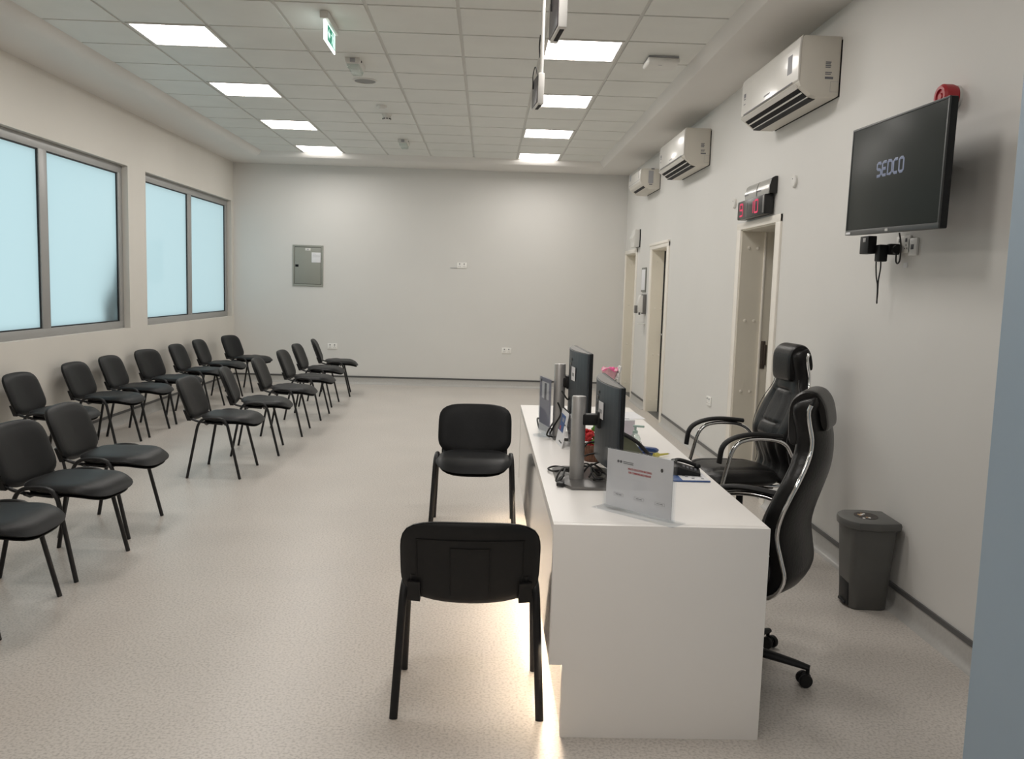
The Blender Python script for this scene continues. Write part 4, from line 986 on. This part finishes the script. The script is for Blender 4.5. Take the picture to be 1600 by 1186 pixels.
# black slanted desk tray with olive insert behind the monitor
t = thing('document_tray', 'black curved tray with an olive panel leaning out behind the near monitor', 'tray', (.70, 4.06, DT), R(-14))
pts = spline([(-.13, 0, .135), (-.05, 0, .115), (.03, 0, .075), (.085, 0, .022), (.10, 0, .006)], 6)
a = MB(); a.tube(pts, .009, 'black_plastic', rb=.018, bn=(0, 1, 0), seg=10); a.tube([(-.13, 0, .008), (.10, 0, .008)], .008, 'black_plastic', rb=.018, bn=(0, 1, 0), seg=8); a.tube([(-.13, 0, .008), (-.13, 0, .135)], .008, 'black_plastic', rb=.018, bn=(0, 1, 0), seg=8); a.build('frame', t)
a = MB(); a.prism([(-.125, .012), (.07, .012), (.02, .072), (-.05, .108), (-.125, .128)], -.003, .003, 'olive', 'y'); a.build('panel', t)
# telephone and pad
t = thing('desk_pad', 'blue edged printed booklet lying under the telephone at the desk edge', 'booklet', (.885, 3.655, DT), R(0))
a = MB(); a.box(-.085, .072, -.115, .115, 0, .006, 'blue_ink', .001); a.build('cover', t)
a = MB(); a.box(-.045, .071, -.113, .113, .0058, .0072, 'paper')
for k in range(26): x_ = random.uniform(-.03, .05); y_ = random.uniform(-.1, .09); a.box(x_, x_ + .012, y_, y_ + .012, .0072, .0076, random.choice(['greyprint', 'greytext']))
a.build('printed_page', t)
t = thing('telephone', 'black desk telephone with handset on the blue edged booklet', 'telephone', (.885, 3.68, DT + .0075), R(-12)); t.scale = (.8, .8, .72)
a = MB(); a.prism([(-.07, 0), (.075, 0), (.075, .018), (-.04, .05), (-.07, .05)], -.07, .07, 'black_plastic', 'y', .006); b_ = a.build('body', t)
a = MB()
for i in range(4):
    for j in range(3): T = Matrix.Translation((-.015 + .021 * i, -.03 + .02 * j, .0435 - .0059 * i)) @ Matrix.Rotation(R(16), 4, 'Y'); a.box(-.006, .006, -.006, .006, -.001, .004, 'greytext', .001, T=T)
a.build('keypad', b_)
a = MB(); a.tube(spline([(-.075, .05, .055), (-.04, .05, .068), (.03, .05, .05), (.07, .05, .03)]), .012, 'black_plastic', rb=.016, bn=(0, 1, 0), seg=10)
for xx, zz in ((-.068, .058), (.06, .036)): a.ball((xx, .05, zz), (.02, .022, .016), 'black_plastic', 12)
a.build('handset', t)
a = MB(); n = 120; a.tube([(-.075 - .03 * math.sin(k / n * PI) + .008 * math.cos(k * .9), -.06 + .11 * k / n, .012 + .03 * k / n + .008 * math.sin(k * .9)) for k in range(n)], .0022, 'cable', seg=5); a.build('coiled_cord', t)
# cables
a = MB()
for P_ in ([(.40, 3.56, .014), (.345, 3.60, .02), (.30, 3.64, .008), (.285, 3.70, .006), (.32, 3.75, .006), (.37, 3.70, .01), (.41, 3.62, .03)],
           [(.335, 3.50, .02), (.315, 3.47, .014), (.305, 3.42, .006), (.31, 3.39, .006)], [(.36, 3.56, .03), (.33, 3.53, .04), (.31, 3.48, .03), (.30, 3.45, .008), (.32, 3.44, .02), (.34, 3.5, .05)],
           [(.42, 3.56, .02), (.46, 3.60, .05), (.50, 3.57, .03), (.48, 3.52, .02), (.44, 3.55, .06), (.42, 3.62, .04), (.46, 3.66, .03), (.52, 3.62, .06), (.55, 3.58, .02)],
           [(.44, 3.50, .016), (.47, 3.54, .04), (.51, 3.52, .025), (.50, 3.47, .018), (.46, 3.47, .02), (.45, 3.52, .05), (.49, 3.56, .02)],
           [(.45, 3.44, .018), (.49, 3.48, .016), (.52, 3.43, .016)],
           [(.41, 3.60, .10), (.45, 3.66, .13), (.50, 3.64, .14), (.53, 3.60, .16)], [(.41, 3.58, .08), (.46, 3.62, .09), (.52, 3.60, .10)]):
    a.tube(spline([(p[0], p[1], p[2]) for p in P_]), .0042, 'cable', seg=8)
a.prism([(.295, 3.39), (.325, 3.385), (.33, 3.42), (.315, 3.45)], .0, .014, 'cable', 'z', .003)
o = a.build('monitor_cables'); o.location = (0, 0, DT + .004); tag(o, 'tangle of black cables round the stand of the near monitor', 'cables')
a = MB()
for P_ in ([(.36, 4.50, .01), (.33, 4.46, .03), (.38, 4.56, .09), (.42, 4.48, .14), (.44, 4.40, .16)], [(.33, 4.75, .006), (.305, 4.72, .02), (.30, 4.8, .06), (.34, 4.86, .03), (.38, 4.75, .006)], [(.38, 4.44, .2), (.40, 4.46, .14), (.37, 4.5, .07), (.35, 4.56, .01)], [(.40, 4.45, .26), (.43, 4.42, .22), (.45, 4.46, .26)]):
    a.tube(spline(P_), .0045, 'cable', seg=8)
o = a.build('monitor_cables'); o.location = (0, 0, DT + .002); tag(o, 'black cables hanging behind the brochure stand at the far monitor', 'cables')

# ------------------------------------------------------------------ pedal bin
t = thing('pedal_bin', 'grey plastic pedal bin with a dark oval sticker on its lid', 'bin', (1.942, 4.20, 0), R(-3)); t.scale = (1.04, 1.04, 1.06)
def rrect(hx, hy, r, n=6):
    o = []
    for cx, cy, a0 in ((hx - r, hy - r, 0), (-hx + r, hy - r, PI / 2), (-hx + r, -hy + r, PI), (hx - r, -hy + r, 1.5 * PI)):
        for k in range(n + 1): a_ = a0 + PI / 2 * k / n; o.append((cx + r * math.cos(a_), cy + r * math.sin(a_)))
    return o
def loft(mb, sections, m):
    n = len(sections[0][1]); vs = []; fs = []
    for z, o in sections: vs += [(p[0], p[1], z) for p in o]
    for i in range(len(sections) - 1):
        for k in range(n): fs.append((i * n + k, i * n + (k + 1) % n, (i + 1) * n + (k + 1) % n, (i + 1) * n + k))
    fs.append(tuple(range(n))[::-1]); fs.append(tuple((len(sections) - 1) * n + k for k in range(n))); mb.add(vs, fs, m)
a = MB(); loft(a, [(0, rrect(.082, .088, .035)), (.008, rrect(.088, .094, .035)), (.2, rrect(.098, .106, .04)), (.395, rrect(.108, .117, .04))], 'bin'); a.build('body', t)
a = MB()
def lidout(s_): return [(x * s_, y_ * s_) for x, y_ in ((-.135, -.045), (-.12, -.085), (-.085, -.128), (.02, -.135), (.118, -.115), (.118, .115), (.02, .135), (-.085, .128), (-.12, .085), (-.135, .045), (-.14, 0))]
loft(a, [(.388, lidout(.95)), (.392, lidout(.985)), (.412, lidout(1)), (.424, lidout(.97)), (.430, lidout(.86))], 'bin'); l = a.build('lid', t)
a = MB(); a.lathe([(.068, .430), (.067, .4315), (.001, .432)], 'brown_print', 28, T=Matrix.Translation((-.01, 0, 0)), sx=.8, sy=1.0)
for k in range(9): a.ball((-.045 + random.uniform(0, .05), random.uniform(.0, .055) * (1 if k % 3 else -1), .4318), (.007, .009, .0012), 'gold' if k % 2 else 'petal', 8)
a.build('sticker', l)
a = MB(); a.box(-.0965, -.08, -.062, .05, .012, .12, 'bin_dark', .003); a.build('dark_recess_plate', t)  # dark plate in place of an opening, shade put into its colour
a = MB(); a.box(-.106, -.09, -.045, .035, .012, .026, 'bin_dark', .004); a.build('pedal', t)

# ------------------------------------------------------------------ world + view
w = bpy.data.worlds.new('world'); sc.world = w; w.use_nodes = True
nt = w.node_tree; bg = nt.nodes['Background']
tcw = nt.nodes.new('ShaderNodeTexCoord'); sp = nt.nodes.new('ShaderNodeSeparateXYZ'); rp = nt.nodes.new('ShaderNodeValToRGB')
nt.links.new(tcw.outputs['Generated'], sp.inputs[0])
mr = nt.nodes.new('ShaderNodeMapRange'); mr.inputs['From Min'].default_value = -1; nt.links.new(sp.outputs['Z'], mr.inputs['Value']); nt.links.new(mr.outputs['Result'], rp.inputs['Fac'])
rp.color_ramp.elements[0].color = (.62, .80, .83, 1); rp.color_ramp.elements[1].color = (.54, .76, .82, 1)
nt.links.new(rp.outputs['Color'], bg.inputs['Color']); bg.inputs['Strength'].default_value = .76

vs = sc.view_settings; vs.view_transform = 'Standard'; vs.look = 'None'; vs.gamma = 1; vs.exposure = 0.50; vs.use_curve_mapping = False
sc.cycles.max_bounces = 10; sc.cycles.diffuse_bounces = 6; sc.cycles.transmission_bounces = 8; sc.cycles.transparent_max_bounces = 12
sc.cycles.use_denoising = True; sc.cycles.sample_clamp_indirect = 6.0
sc.cycles.caustics_reflective = False; sc.cycles.caustics_refractive = False
